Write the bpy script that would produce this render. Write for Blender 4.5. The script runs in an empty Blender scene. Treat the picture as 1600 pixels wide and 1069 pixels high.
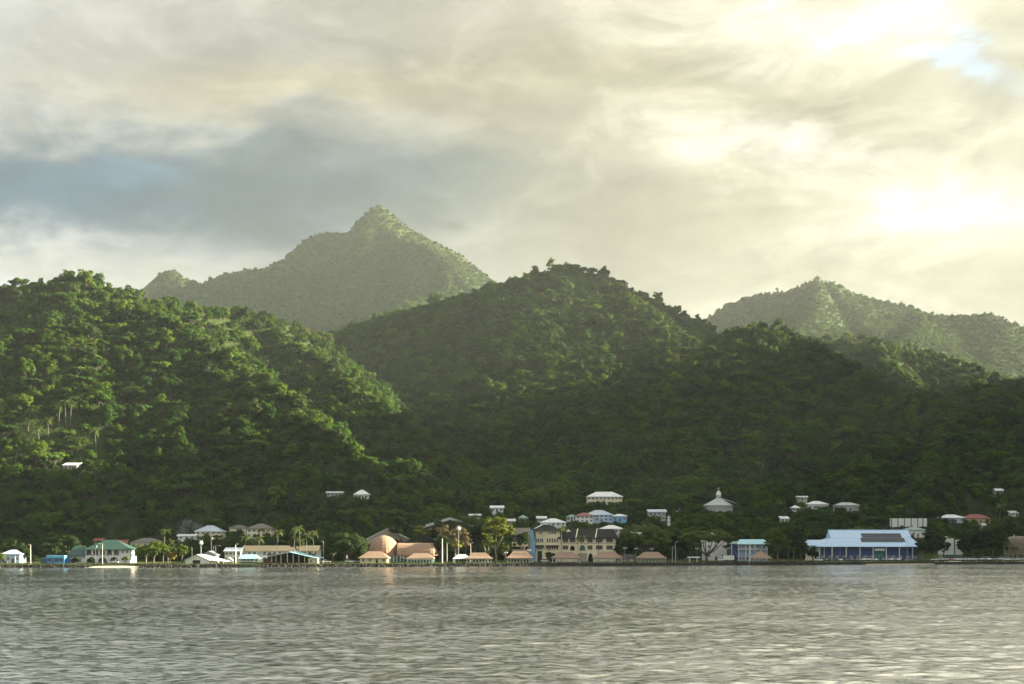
import bpy, math, random
import numpy as np
from mathutils import Vector, Matrix

SC = bpy.context.scene
COL = SC.collection
PI = math.pi
rad = math.radians

# ------------------------------------------------------------------ camera
F_PX = 2222.0            # focal length in pixels of the 1600 px wide photograph
HOR = 840.0              # row of the horizon in the photograph
CAM_H = 14.0             # the deck the photographer stands on
cam_d = bpy.data.cameras.new('camera')
cam = bpy.data.objects.new('camera', cam_d)
COL.objects.link(cam)
cam_d.sensor_width = 36.0
cam_d.lens = 36.0 * F_PX / 1600.0
cam_d.shift_y = (HOR - 534.5) / 1600.0
cam_d.clip_start = 1.0
cam_d.clip_end = 12000.0
cam.location = (0, 0, CAM_H)
cam.rotation_euler = (rad(90), 0, 0)
SC.camera = cam

# ------------------------------------------------------------------ light
SUN_AZ, SUN_EL = 80.0, 17.0
SUN = Vector((math.sin(rad(SUN_AZ)) * math.cos(rad(SUN_EL)), math.cos(rad(SUN_AZ)) * math.cos(rad(SUN_EL)), math.sin(rad(SUN_EL))))
sun_d = bpy.data.lights.new('sun', 'SUN')
sun_d.energy = 5.0
sun_d.angle = rad(0.5)
sun_d.color = (1.0, 0.92, 0.68)
sun = bpy.data.objects.new('sun', sun_d)
COL.objects.link(sun)
sun.rotation_euler = SUN.to_track_quat('Z', 'Y').to_euler()
SC.view_settings.view_transform = 'Standard'
SC.view_settings.look = 'None'
SC.view_settings.gamma = 1.0
SC.view_settings.use_curve_mapping = False
SC.view_settings.exposure = 2.77
cy = SC.cycles
cy.max_bounces = 4
cy.diffuse_bounces = 2
cy.glossy_bounces = 2
cy.transmission_bounces = 3
cy.transparent_max_bounces = 8
cy.volume_bounces = 0
cy.use_denoising = True
cy.sample_clamp_indirect = 4.0
cy.caustics_reflective = False
cy.caustics_refractive = False


class NT:
    """Small wrapper that writes node graphs as expressions."""
    def __init__(self, tree):
        self.t = tree
        self.n = tree.nodes
        self.l = tree.links

    def put(self, sock, v):
        if v is None:
            return
        if isinstance(v, bpy.types.NodeSocket):
            self.l.new(v, sock)
        else:
            if sock.type == 'RGBA' and not isinstance(v, (int, float)) and len(v) == 3:
                v = (*v, 1.0)
            sock.default_value = v

    def node(self, kind, **props):
        nd = self.n.new(kind)
        for k, v in props.items():
            setattr(nd, k, v)
        return nd

    def m(self, op, a, b=None, c=None, clamp=False):
        nd = self.node('ShaderNodeMath', operation=op, use_clamp=clamp)
        for i, v in enumerate((a, b, c)):
            self.put(nd.inputs[i], v)
        return nd.outputs[0]

    def vm(self, op, a, b=None):
        nd = self.node('ShaderNodeVectorMath', operation=op)
        self.put(nd.inputs[0], a)
        if b is not None:
            self.put(nd.inputs[3 if op == 'SCALE' else 1], b)
        return nd.outputs['Value' if op in ('DOT_PRODUCT', 'LENGTH') else 'Vector']

    def sep(self, v):
        nd = self.node('ShaderNodeSeparateXYZ')
        self.put(nd.inputs[0], v)
        return nd.outputs

    def comb(self, x, y, z):
        nd = self.node('ShaderNodeCombineXYZ')
        for i, v in enumerate((x, y, z)):
            self.put(nd.inputs[i], v)
        return nd.outputs[0]

    def noise(self, vec, scale, detail=4.0, rough=0.55, out='Fac', dist=0.0):
        nd = self.node('ShaderNodeTexNoise')
        self.put(nd.inputs['Vector'], vec)
        self.put(nd.inputs['Scale'], scale)
        self.put(nd.inputs['Detail'], detail)
        self.put(nd.inputs['Roughness'], rough)
        self.put(nd.inputs['Distortion'], dist)
        return nd.outputs[out]

    def ramp(self, fac, stops, interp='LINEAR'):
        nd = self.node('ShaderNodeValToRGB')
        cr = nd.color_ramp
        cr.interpolation = interp
        while len(cr.elements) < len(stops):
            cr.elements.new(0.5)
        for e, (p, c) in zip(cr.elements, stops):
            e.position = p
            e.color = (*c, 1.0) if not isinstance(c, (int, float)) else (c, c, c, 1.0)
        self.put(nd.inputs[0], fac)
        return nd.outputs[0]

    def mix(self, fac, a, b, blend='MIX'):
        nd = self.node('ShaderNodeMix', data_type='RGBA', blend_type=blend)
        self.put(nd.inputs[0], fac)
        self.put(nd.inputs[6], a)
        self.put(nd.inputs[7], b)
        return nd.outputs[2]


# ------------------------------------------------------------------ sky: Nishita blue behind a broken, sun-lit cloud deck
world = bpy.data.worlds.new('World')
SC.world = world
world.use_nodes = True
W = NT(world.node_tree)
W.n.clear()
w_out = W.node('ShaderNodeOutputWorld')
sky_t = W.node('ShaderNodeTexSky', sky_type='NISHITA')
sky_t.sun_disc = False
sky_t.sun_elevation = rad(SUN_EL)
sky_t.sun_rotation = rad(SUN_AZ)
sky_t.altitude = 10
bg_sky = W.node('ShaderNodeBackground')
W.put(bg_sky.inputs['Color'], sky_t.outputs[0])
bg_sky.inputs['Strength'].default_value = 0.05
dirv = W.node('ShaderNodeTexCoord').outputs['Generated']
dx, dy, dz = W.sep(W.vm('NORMALIZE', dirv))
azim = W.m('MULTIPLY', W.m('ARCTAN2', dx, dy), 180 / PI)
elev = W.m('MULTIPLY', W.m('ARCSINE', W.m('MINIMUM', W.m('MAXIMUM', dz, -1), 1)), 180 / PI)
flat = W.comb(dx, dy, W.m('MULTIPLY', dz, 3.2))
warp = W.noise(flat, 3.0, 4, 0.6, 'Color')
wx, wy, wz = W.sep(warp)
big = W.noise(flat, 2.1, 5, 0.55)
soft = W.noise(W.comb(dx, dy, W.m('MULTIPLY', dz, 4.0)), 5.5, 6, 0.58, dist=0.5)
az_w = W.m('ADD', azim, W.m('MULTIPLY', W.m('SUBTRACT', wx, 0.5), 13.0))
el_w = W.m('ADD', elev, W.m('MULTIPLY', W.m('SUBTRACT', wy, 0.5), 5.0))
az_s = W.m('ADD', azim, W.m('MULTIPLY', W.m('SUBTRACT', wx, 0.5), 5.0))
el_s = W.m('ADD', elev, W.m('MULTIPLY', W.m('SUBTRACT', wy, 0.5), 2.6))
fine = W.noise(W.comb(dx, dy, W.m('MULTIPLY', dz, 2.2)), 13.0, 7, 0.62, 'Color', dist=0.35)
fx, fy, fz = W.sep(fine)
az_w = W.m('ADD', az_w, W.m('MULTIPLY', W.m('SUBTRACT', fx, 0.5), 6.0))
el_w = W.m('ADD', el_w, W.m('MULTIPLY', W.m('SUBTRACT', fy, 0.5), 3.2))
az_s = W.m('ADD', az_s, W.m('MULTIPLY', W.m('SUBTRACT', fx, 0.5), 6.5))
el_s = W.m('ADD', el_s, W.m('MULTIPLY', W.m('SUBTRACT', fy, 0.5), 4.2))


def patch(px, py, rx, ry, tilt=0.0, sharp=False, power=1.0):
    """A soft cloud body in the sky's own azimuth/elevation, centred where the photograph has it."""
    a0 = math.degrees(math.atan((px - 800) / F_PX))
    e0 = math.degrees(math.atan((HOR - py) / F_PX * math.cos(rad(a0))))
    k = math.degrees(1 / F_PX)
    a = W.m('SUBTRACT', az_s if sharp else az_w, a0)
    e = W.m('SUBTRACT', el_s if sharp else el_w, e0)
    c, s = math.cos(rad(tilt)), math.sin(rad(tilt))
    u = W.m('DIVIDE', W.m('ADD', W.m('MULTIPLY', a, c), W.m('MULTIPLY', e, s)), rx * k)
    v = W.m('DIVIDE', W.m('SUBTRACT', W.m('MULTIPLY', e, c), W.m('MULTIPLY', a, s)), ry * k)
    r2 = W.m('ADD', W.m('MULTIPLY', u, u), W.m('MULTIPLY', v, v))
    if power != 1.0:
        r2 = W.m('POWER', r2, power)
    return W.m('EXPONENT', W.m('MULTIPLY', r2, -1.0))


# deck brightens around the glow and, unseen behind, to lift shaded fronts
toward = W.vm('DOT_PRODUCT', W.comb(dx, dy, dz), Vector((math.sin(rad(22)) * math.cos(rad(21)), math.cos(rad(22)) * math.cos(rad(21)), math.sin(rad(21)))))
glow = W.m('POWER', W.m('MULTIPLY_ADD', toward, 0.5, 0.5), 12.0)
deck = W.ramp(glow, [(0.0, (0.52, 0.54, 0.54)), (0.22, (0.36, 0.375, 0.375)), (0.45, (0.205, 0.212, 0.205)), (0.70, (0.25, 0.235, 0.175)), (0.84, (0.31, 0.29, 0.21)), (1.0, (0.40, 0.377, 0.285))])
deck = W.mix(W.m('MULTIPLY', W.m('SUBTRACT', soft, 0.45), 1.3, clamp=True), deck, (0.41, 0.40, 0.325))
deck = W.mix(W.m('MULTIPLY', W.m('SUBTRACT', 0.50, big), 1.8, clamp=True), deck, (0.20, 0.195, 0.155))
CL = deck


def lay(col, w, amount=1.0):
    global CL
    CL = W.mix(W.m('MULTIPLY', w, amount, clamp=True), CL, col)


lay((0.240, 0.235, 0.195), patch(120, 60, 520, 120), 0.5)                  # grey veil, upper part
lay((0.33, 0.30, 0.20), patch(520, 165, 420, 42, 4), 0.75)                 # warm lit band over the dark bank
lay((0.028, 0.066, 0.105), patch(120, 302, 470, 78, 2, True, power=1.8), 0.97)   # blue grey rain bank
lay((0.060, 0.088, 0.100), patch(500, 290, 320, 62, -3, power=1.5), 0.75)
lay((0.085, 0.155, 0.225), patch(165, 275, 105, 34, 8, True), 0.65)
lay((0.34, 0.33, 0.28), patch(100, 412, 480, 24, 0), 0.7)                  # bright strip over the near ridge
lay((0.225, 0.205, 0.14), patch(1000, 118, 290, 34, -9, True), 0.85)                # streaks before the glow
lay((0.25, 0.232, 0.16), patch(1340, 205, 270, 28, -14, True), 0.8)
lay((0.62, 0.60, 0.52), patch(1270, 50, 170, 52, 0, True), 0.6)
lay((0.60, 0.58, 0.49), patch(1180, 245, 190, 42, -6, True), 0.85)
lay((0.64, 0.61, 0.52), patch(1440, 310, 210, 66, 0, True), 0.55)
lay((0.28, 0.265, 0.19), patch(1130, 318, 230, 36, 4, True), 0.85)
lay((0.31, 0.295, 0.23), patch(1280, 395, 360, 24, 2, True), 0.7)
lay((0.82, 0.79, 0.67), patch(1400, -430, 720, 240), 0.95)                  # the bright deck goes on above the frame
lay((0.36, 0.35, 0.29), patch(500, -220, 600, 140), 0.6)
rag = W.noise(W.comb(dx, dy, W.m('MULTIPLY', dz, 2.6)), 8.0, 9, 0.66, dist=0.8)
edgy = W.m('SUBTRACT', W.m('MULTIPLY', W.m('SUBTRACT', rag, 0.47), 7.0, clamp=True), 0.5)
puff = W.m('MULTIPLY_ADD', W.m('SUBTRACT', fz, 0.5), W.m('MULTIPLY_ADD', glow, 0.8, 0.45), 1.0)
puff = W.m('MULTIPLY_ADD', edgy, W.m('MULTIPLY_ADD', glow, 0.18, 0.16), puff)
CL = W.mix(1.0, CL, W.comb(puff, puff, puff), 'MULTIPLY')
hole = W.m('MAXIMUM', W.m('MULTIPLY', patch(1480, 108, 78, 17, -14, True), 0.95), W.m('MULTIPLY', patch(1500, 4, 130, 10, 0, True), 0.6))
hole = W.m('MAXIMUM', hole, W.m('MULTIPLY', W.m('SUBTRACT', W.m('SUBTRACT', big, 0.60), W.m('MULTIPLY', glow, 0.2)), 3.0), clamp=True)
bg_cl = W.node('ShaderNodeBackground')
W.put(bg_cl.inputs['Color'], CL)
bg_cl.inputs['Strength'].default_value = 0.3
w_mix = W.node('ShaderNodeMixShader')
W.put(w_mix.inputs[0], hole)
W.l.new(bg_cl.outputs[0], w_mix.inputs[1])
W.l.new(bg_sky.outputs[0], w_mix.inputs[2])
W.l.new(w_mix.outputs[0], w_out.inputs['Surface'])

# ------------------------------------------------------------------ helpers
def at(px, py, D):
    """Photo pixel at a known distance -> world point."""
    return Vector(((px - 800) / F_PX * D, D, CAM_H + (HOR - py) / F_PX * D))


def mesh_np(name, quads, mats=(), midx=None, smooth=False):
    """Mesh from an array of quads (n, 4, 3)."""
    n = len(quads)
    me = bpy.data.meshes.new(name)
    me.vertices.add(n * 4)
    me.vertices.foreach_set('co', np.ascontiguousarray(quads, dtype=np.float32).ravel())
    me.loops.add(n * 4)
    me.loops.foreach_set('vertex_index', np.arange(n * 4, dtype=np.int32))
    me.polygons.add(n)
    me.polygons.foreach_set('loop_start', np.arange(n, dtype=np.int32) * 4)
    for m in mats:
        me.materials.append(m)
    if midx is not None:
        me.polygons.foreach_set('material_index', np.asarray(midx, dtype=np.int32))
    me.update(calc_edges=True)
    return me


def grid_mesh(name, X, Y, Z, mat):
    """Heightfield mesh of (rows, cols) arrays."""
    r, c = X.shape
    me = bpy.data.meshes.new(name)
    me.vertices.add(r * c)
    me.vertices.foreach_set('co', np.stack([X, Y, Z], -1).astype(np.float32).ravel())
    i = np.arange(r * c).reshape(r, c)
    q = np.stack([i[:-1, :-1], i[:-1, 1:], i[1:, 1:], i[1:, :-1]], -1).reshape(-1, 4)
    me.loops.add(q.size)
    me.loops.foreach_set('vertex_index', q.astype(np.int32).ravel())
    me.polygons.add(len(q))
    me.polygons.foreach_set('loop_start', np.arange(len(q), dtype=np.int32) * 4)
    me.polygons.foreach_set('use_smooth', np.ones(len(q), dtype=bool))
    if mat:
        me.materials.append(mat)
    me.update(calc_edges=True)
    return me


def link(name, data, parent=None, loc=None, **props):
    o = bpy.data.objects.new(name, data)
    COL.objects.link(o)
    if parent is not None:
        o.parent = parent
    if loc is not None:
        o.location = loc
    for k, v in props.items():
        if v:
            o[k] = v
    return o


def vnoise(x, y, seed=0):
    xi, yi = np.floor(x).astype(np.int64), np.floor(y).astype(np.int64)
    xf, yf = x - xi, y - yi
    u, v = xf * xf * (3 - 2 * xf), yf * yf * (3 - 2 * yf)

    def h(i, j):
        n = (i * 374761393 + j * 668265263 + seed * 1442695041) & 0x7fffffff
        n = ((n ^ (n >> 13)) * 1274126177) & 0x7fffffff
        return ((n ^ (n >> 16)) & 0xffff) / 32767.5 - 1.0
    return (h(xi, yi) * (1 - u) + h(xi + 1, yi) * u) * (1 - v) + (h(xi, yi + 1) * (1 - u) + h(xi + 1, yi + 1) * u) * v


MATS = {}


def mat(name, color, rough=0.7, var=0.12, scale=1.5, metallic=0.0, spec=0.5, stain=None, stain_amt=0.35, stain_scale=0.35, bump=0.0, coat=0.0):
    """Painted / mineral surface with grain and wear of its own."""
    if name in MATS:
        return MATS[name]
    m = bpy.data.materials.new(name)
    m.use_nodes = True
    g = NT(m.node_tree)
    b = g.n['Principled BSDF']
    pos = g.node('ShaderNodeTexCoord').outputs['Object']
    n1 = g.noise(pos, scale, 5, 0.6)
    lo = tuple(c * (1 - var) for c in color)
    hi = tuple(min(1, c * (1 + var)) for c in color)
    col = g.ramp(n1, [(0.3, lo), (0.7, hi)])
    if stain:
        n2 = g.noise(g.vm('MULTIPLY', pos, (1.0, 1.0, 0.35)), stain_scale, 6, 0.65)
        col = g.mix(g.m('MULTIPLY', g.m('SUBTRACT', n2, 0.5), 4 * stain_amt, clamp=True), col, stain)
    g.put(b.inputs['Base Color'], col)
    g.put(b.inputs['Roughness'], rough)
    g.put(b.inputs['Metallic'], metallic)
    g.put(b.inputs['Specular IOR Level'], spec)
    if coat:
        g.put(b.inputs['Coat Weight'], coat)
    if bump:
        bn = g.node('ShaderNodeBump')
        g.put(bn.inputs['Height'], n1)
        bn.inputs['Strength'].default_value = bump
        bn.inputs['Distance'].default_value = 0.2
        g.l.new(bn.outputs[0], b.inputs['Normal'])
    MATS[name] = m
    return m


# ------------------------------------------------------------------ shoreline
SHORE = [(-1400, 600), (-600, 636), (-238, 662), (-121, 672), (0, 690), (96.5, 713), (184, 738), (274, 757), (335, 768), (420, 560), (470, 280), (530, 40), (1900, -100)]  # beyond the frame the shore bends to carry the added shading ridge
GZ = 1.5                 # level of the waterfront


def shore_y(X):
    return np.interp(X, [p[0] for p in SHORE], [p[1] for p in SHORE])


def shore_px(px):
    D = 690.0
    for _ in range(12):
        D = float(shore_y((px - 800) / F_PX * D))
    return D


# ------------------------------------------------------------------ hills: crest lines and spurs read off the photograph, each at its distance
CREST = {
    'near': [
        [(-700, 600, 860), (-350, 520, 900), (-200, 470, 930), (-80, 448, 950), (0, 436, 960), (50, 428, 960), (115, 422, 960), (165, 436, 970), (215, 450, 990), (250, 456, 1010), (300, 466, 1040), (360, 479, 1070), (400, 476, 1090), (440, 487, 1110), (480, 503, 1130), (520, 528, 1150), (560, 567, 1165), (610, 615, 1170), (660, 680, 1150), (700, 745, 1110)],
        [(400, 476, 1090), (450, 520, 1060), (505, 552, 1030), (560, 578, 1010), (600, 640, 980), (640, 715, 930), (660, 785, 880)],
        [(165, 436, 970), (230, 470, 950), (300, 510, 930), (370, 545, 910), (420, 578, 890), (470, 617, 870), (505, 657, 850), (525, 705, 832), (535, 765, 805)],
        [(50, 428, 960), (60, 480, 930), (75, 540, 900), (95, 610, 865), (110, 690, 830), (120, 770, 795)],
        [(-80, 448, 950), (-60, 560, 890), (-40, 680, 820), (-30, 780, 780)],
        [(215, 450, 990), (245, 560, 900), (275, 640, 860), (300, 720, 815), (310, 790, 785)],
        [(300, 510, 930), (360, 610, 880), (400, 700, 830), (420, 780, 790)],
        [(-1000, 640, 820), (-700, 600, 860), (-560, 700, 780)],
    ],
    'middle': [
        [(380, 560, 1500), (450, 532, 1450), (510, 510, 1400), (560, 499, 1380), (600, 485, 1360), (650, 468, 1350), (700, 460, 1340), (740, 444, 1330), (790, 430, 1320), (830, 416, 1310), (870, 406, 1310), (905, 406, 1310), (940, 415, 1310), (970, 431, 1320), (1000, 446, 1330), (1040, 467, 1350), (1080, 487, 1370), (1105, 502, 1390), (1140, 530, 1420)],
        [(940, 415, 1310), (985, 452, 1275), (1030, 483, 1245), (1075, 512, 1220), (1110, 535, 1200)],
        [(870, 406, 1310), (850, 480, 1260), (830, 560, 1200), (800, 640, 1120), (780, 720, 1020), (770, 785, 920)],
        [(650, 468, 1350), (660, 540, 1290), (680, 620, 1210), (700, 700, 1110), (700, 765, 1000)],
        [(985, 452, 1275), (950, 540, 1210), (920, 620, 1150), (890, 700, 1060), (880, 775, 930)],
        [(760, 440, 1325), (760, 520, 1270), (750, 610, 1190), (745, 690, 1100)],
    ],
    'right': [
        [(1090, 548, 1165), (1120, 515, 1160), (1150, 501, 1150), (1190, 494, 1150), (1215, 492, 1150), (1245, 504, 1145), (1290, 529, 1135), (1340, 559, 1120), (1380, 584, 1110), (1420, 600, 1100), (1460, 603, 1090), (1500, 596, 1080), (1540, 592, 1070), (1600, 584, 1060), (1700, 562, 1050), (1820, 545, 1040), (2000, 540, 1030), (2300, 560, 1020), (2700, 600, 1000)],
        [(1150, 501, 1150), (1090, 550, 1120), (1040, 605, 1080), (1000, 665, 1040), (960, 722, 980), (930, 778, 905)],
        [(1215, 492, 1150), (1230, 565, 1100), (1240, 645, 1040), (1230, 722, 960), (1220, 783, 890)],
        [(1340, 559, 1120), (1330, 645, 1040), (1320, 722, 950), (1310, 778, 885)],
        [(1500, 596, 1080), (1480, 665, 1010), (1450, 732, 930), (1430, 790, 855)],
        [(1600, 584, 1060), (1600, 665, 990), (1590, 745, 910)],
        [(1820, 545, 1040), (1780, 640, 960), (1760, 730, 880)],
        [(2200, 550, 1025), (2100, 680, 930)],
    ],
    'peak': [
        [(150, 470, 2500), (200, 462, 2500), (232, 444, 2500), (246, 424, 2500), (262, 414, 2500), (275, 416, 2500), (290, 428, 2500), (312, 438, 2500), (345, 425, 2500), (400, 416, 2500), (440, 405, 2490), (458, 390, 2480), (478, 369, 2480), (500, 358, 2480), (545, 356, 2480), (562, 340, 2480), (578, 324, 2480), (587, 318, 2480), (596, 318, 2480), (606, 325, 2480), (622, 340, 2480), (650, 356, 2480), (680, 371, 2480), (710, 389, 2480), (735, 406, 2480), (757, 428, 2480), (800, 480, 2480)],
        [(592, 318, 2480), (600, 342, 2450), (625, 366, 2410), (668, 378, 2350), (700, 400, 2300), (722, 428, 2260), (745, 462, 2200)],
        [(720, 446, 2050), (690, 450, 2020), (640, 466, 1960), (590, 488, 1900), (540, 510, 1820)],
    ],
    'far': [
        [(1060, 530, 2300), (1090, 506, 2300), (1112, 486, 2300), (1140, 466, 2300), (1180, 453, 2300), (1240, 443, 2300), (1258, 434, 2300), (1280, 430, 2300), (1300, 434, 2300), (1330, 449, 2300), (1380, 464, 2300), (1450, 483, 2300), (1500, 487, 2300), (1550, 485, 2300), (1580, 497, 2300), (1640, 520, 2300), (1800, 530, 2250), (2050, 500, 2200), (2400, 520, 2100)],
        [(1280, 430, 2300), (1270, 480, 2150), (1240, 520, 2000)],
        [(1450, 483, 2300), (1420, 510, 2150), (1400, 540, 2000)],
        [(1230, 530, 1650), (1270, 520, 1650), (1310, 513, 1650), (1370, 518, 1650), (1430, 533, 1650), (1480, 543, 1640), (1520, 563, 1620), (1560, 580, 1600), (1600, 585, 1600), (1700, 560, 1580), (1900, 540, 1560), (2200, 530, 1540)],
        [(1370, 518, 1650), (1390, 560, 1550), (1400, 590, 1480)],
    ],
}
SLOPE = {'near': 0.80, 'middle': 0.72, 'right': 0.74, 'peak': 0.85, 'far': 0.75}
LOWER = {'near': 6.5, 'middle': 7.5, 'right': 7.5, 'peak': 3.5, 'far': 4.5}      # the photographed outline is the tree tops


def crest_segments():
    A, B, K = [], [], []
    for part, lines in CREST.items():
        for ln in lines:
            P = [at(*p) - Vector((0, 0, LOWER[part])) for p in ln]
            for a, b in zip(P[:-1], P[1:]):
                A.append(a); B.append(b); K.append(SLOPE[part])
    # unseen ridge added on the sun's side, crest shaped to shade hills and town
    R = [(720, 120, 330), (700, 300, 352), (690, 500, 346), (680, 640, 345), (672, 735, 325), (668, 790, 226), (690, 868, 212), (700, 922, 352), (702, 972, 370), (704, 1004, 318), (700, 1060, 296), (708, 1092, 362), (714, 1160, 362), (722, 1206, 335), (735, 1280, 330), (745, 1345, 280), (762, 1398, 440), (775, 1430, 500), (800, 1475, 500), (840, 1540, 330), (900, 1700, 285), (1000, 2000, 280)]
    for a, b in zip(R[:-1], R[1:]):
        A.append(a); B.append(b); K.append(1.6)
    return np.array(A), np.array(B), np.array(K)


SEG_A, SEG_B, SEG_K = crest_segments()


def smoothstep(a, b, x):
    t = np.clip((x - a) / (b - a), 0, 1)
    return t * t * (3 - 2 * t)


def raw_height(X, Y):
    ys = shore_y(X)
    best = np.full(X.shape, -50.0)
    drop = np.full(X.shape, 99.0)          # how far below its crest line a slope lies
    for a, b, k in zip(SEG_A, SEG_B, SEG_K):
        ux, uy = b[0] - a[0], b[1] - a[1]
        L2 = ux * ux + uy * uy + 1e-6
        t = np.clip(((X - a[0]) * ux + (Y - a[1]) * uy) / L2, 0, 1)
        d = np.hypot(X - a[0] - t * ux, Y - a[1] - t * uy)
        z = a[2] + (b[2] - a[2]) * t - k * d * (1 + 25.0 / (d + 60)) 
        up_ = z > best
        best = np.where(up_, z, best)
        drop = np.where(up_, k * d, drop)
    inland = Y - ys
    apron = np.minimum(0.28 * np.maximum(inland - 82, 0) * (X < 420), 45 + 0.02 * np.maximum(inland, 0))
    h = np.maximum(best, apron + 0 * X)
    rough = 9.0 * vnoise(X / 75, Y / 75, 1) + 5.0 * vnoise(X / 31, Y / 31, 2) + 2.2 * vnoise(X / 14, Y / 14, 3)
    keep = smoothstep(4, 60, np.maximum(best, apron) - 2) * 0.75
    far = smoothstep(1600, 2100, Y)
    crestness = 0.12 * (1 - far) + (0.88 + 0.12 * far) * smoothstep(2, 45 + 45 * far, drop)
    rough = rough * (1 - 0.3 * far) + far * (34 * vnoise(X / 105, Y / 420, 7) + 15 * vnoise(X / 42, Y / 150, 8))
    h = h + rough * keep * crestness
    flat_z = GZ + 0.15 * vnoise(X / 9, Y / 9, 5)
    w = smoothstep(52, 92, inland)
    h = np.maximum(h, 0) * w
    h = np.maximum(h, flat_z)
    return np.where(inland < 0, -4.0, h)


xs = np.concatenate([np.arange(-1300, -520, 26), np.arange(-520, 560, 6.5), np.arange(560, 1900, 24)])
rows = np.concatenate([np.arange(0.4, 80, 7), np.arange(80, 760, 6.5), np.arange(760, 1400, 9), np.arange(1400, 2800, 13)])
TX = np.broadcast_to(xs[None, :], (len(rows), len(xs))).copy()
TY = shore_y(TX) + rows[:, None]
TZ = raw_height(TX, TY)
TS = rows


def ground_z(x, y):
    """Height of the terrain sheet (bilinear on its own grid)."""
    x, y = np.atleast_1d(np.asarray(x, float)), np.atleast_1d(np.asarray(y, float))
    r = y - shore_y(x)
    ci = np.clip(np.searchsorted(xs, x) - 1, 0, len(xs) - 2)
    ri = np.clip(np.searchsorted(rows, r) - 1, 0, len(rows) - 2)
    u = np.clip((x - xs[ci]) / (xs[ci + 1] - xs[ci]), 0, 1)
    v = np.clip((r - rows[ri]) / (rows[ri + 1] - rows[ri]), 0, 1)
    return (TZ[ri, ci] * (1 - u) + TZ[ri, ci + 1] * u) * (1 - v) + (TZ[ri + 1, ci] * (1 - u) + TZ[ri + 1, ci + 1] * u) * v


def hit(px, py):
    """Distance at which the sight line through a photo pixel meets the ground."""
    D = np.arange(640, 3000, 2.0)
    z = CAM_H + (HOR - py) / F_PX * D
    g = ground_z((px - 800) / F_PX * D, D)
    k = np.nonzero(g >= z)[0]
    return float(D[k[0]]) if len(k) else 900.0


# ground material: lawn on the waterfront, forest floor on the hills, pale grass and rock on the high peak
gm = bpy.data.materials.new('ground_cover')
gm.use_nodes = True
g = NT(gm.node_tree)
pos = g.node('ShaderNodeNewGeometry').outputs['Position']
gx, gy, gz_ = g.sep(pos)
n_a = g.noise(pos, 0.05, 6, 0.65)
n_b = g.noise(pos, 0.35, 4, 0.6)
forest_floor = g.ramp(n_a, [(0.3, (0.020, 0.032, 0.010)), (0.7, (0.040, 0.055, 0.016))])
lawn = g.ramp(n_b, [(0.3, (0.055, 0.085, 0.020)), (0.62, (0.085, 0.110, 0.028)), (0.8, (0.12, 0.10, 0.055))])
grass = g.ramp(n_a, [(0.3, (0.030, 0.046, 0.013)), (0.7, (0.060, 0.074, 0.022))])
col = g.mix(g.m('MULTIPLY', g.m('SUBTRACT', 5.5, gz_), 0.5, clamp=True), forest_floor, lawn)
col = g.mix(g.m('MULTIPLY', g.m('SUBTRACT', gz_, g.m('MULTIPLY_ADD', n_a, 160.0, 330.0)), 0.02, clamp=True), col, grass)
g.put(g.n['Principled BSDF'].inputs['Base Color'], col)
g.put(g.n['Principled BSDF'].inputs['Roughness'], 0.95)
g.put(g.n['Principled BSDF'].inputs['Specular IOR Level'], 0.1)
bn = g.node('ShaderNodeBump')
g.put(bn.inputs['Height'], n_b)
bn.inputs['Strength'].default_value = 0.8
bn.inputs['Distance'].default_value = 2.0
g.l.new(bn.outputs[0], g.n['Principled BSDF'].inputs['Normal'])
hill = link('hillside_ground', grid_mesh('hillside_ground', TX, TY, TZ, gm), kind='structure', label='green harbour shore rising into steep forested hills and a pointed peak')

# ------------------------------------------------------------------ harbour water: one wind-roughened sheet, its near waves modelled
wm = bpy.data.materials.new('harbour_water')
wm.use_nodes = True
g = NT(wm.node_tree)
b = g.n['Principled BSDF']
pos = g.node('ShaderNodeNewGeometry').outputs['Position']
rot = g.node('ShaderNodeMapping')
g.put(rot.inputs['Vector'], pos)
rot.inputs['Rotation'].default_value = (0, 0, rad(14))
rot.inputs['Scale'].default_value = (0.85, 1.0, 1.0)
gust = g.noise(pos, 0.018, 5, 0.6)
chop = g.noise(rot.outputs[0], 0.42, 5, 0.52, dist=0.3)
steep = g.noise(rot.outputs[0], 0.62, 5, 0.65)
steep = g.m('POWER', g.m('MULTIPLY', g.m('SUBTRACT', g.m('ADD', steep, g.m('MULTIPLY', g.m('SUBTRACT', gust, 0.5), 0.35)), 0.50), 3.6, clamp=True), 1.6)
rip = g.noise(rot.outputs[0], 1.7, 3, 0.6, dist=0.4)
hgt = g.m('ADD', g.m('MULTIPLY', chop, 0.26), g.m('MULTIPLY', g.m('MULTIPLY', rip, steep), 0.62))
bn = g.node('ShaderNodeBump')
g.put(bn.inputs['Height'], hgt)
bn.inputs['Strength'].default_value = 1.0
bn.inputs['Distance'].default_value = 1.0
g.put(b.inputs['Base Color'], (0.125, 0.138, 0.112))
g.put(b.inputs['Roughness'], 0.15)
g.put(b.inputs['IOR'], 1.333)
g.l.new(bn.outputs[0], b.inputs['Normal'])
gl = g.node('ShaderNodeBsdfGlossy')
g.put(gl.inputs['Color'], (0.97, 0.97, 0.95))
gl.inputs['Roughness'].default_value = 0.14
g.l.new(bn.outputs[0], gl.inputs['Normal'])
fr = g.node('ShaderNodeLayerWeight')
g.l.new(bn.outputs[0], fr.inputs['Normal'])
mx = g.node('ShaderNodeMixShader')
g.l.new(g.ramp(fr.outputs['Facing'], [(0.20, 0.42), (0.58, 0.97)]), mx.inputs[0])
g.l.new(b.outputs[0], mx.inputs[1])
g.l.new(gl.outputs[0], mx.inputs[2])
g.l.new(mx.outputs[0], g.n['Material Output'].inputs['Surface'])
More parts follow.
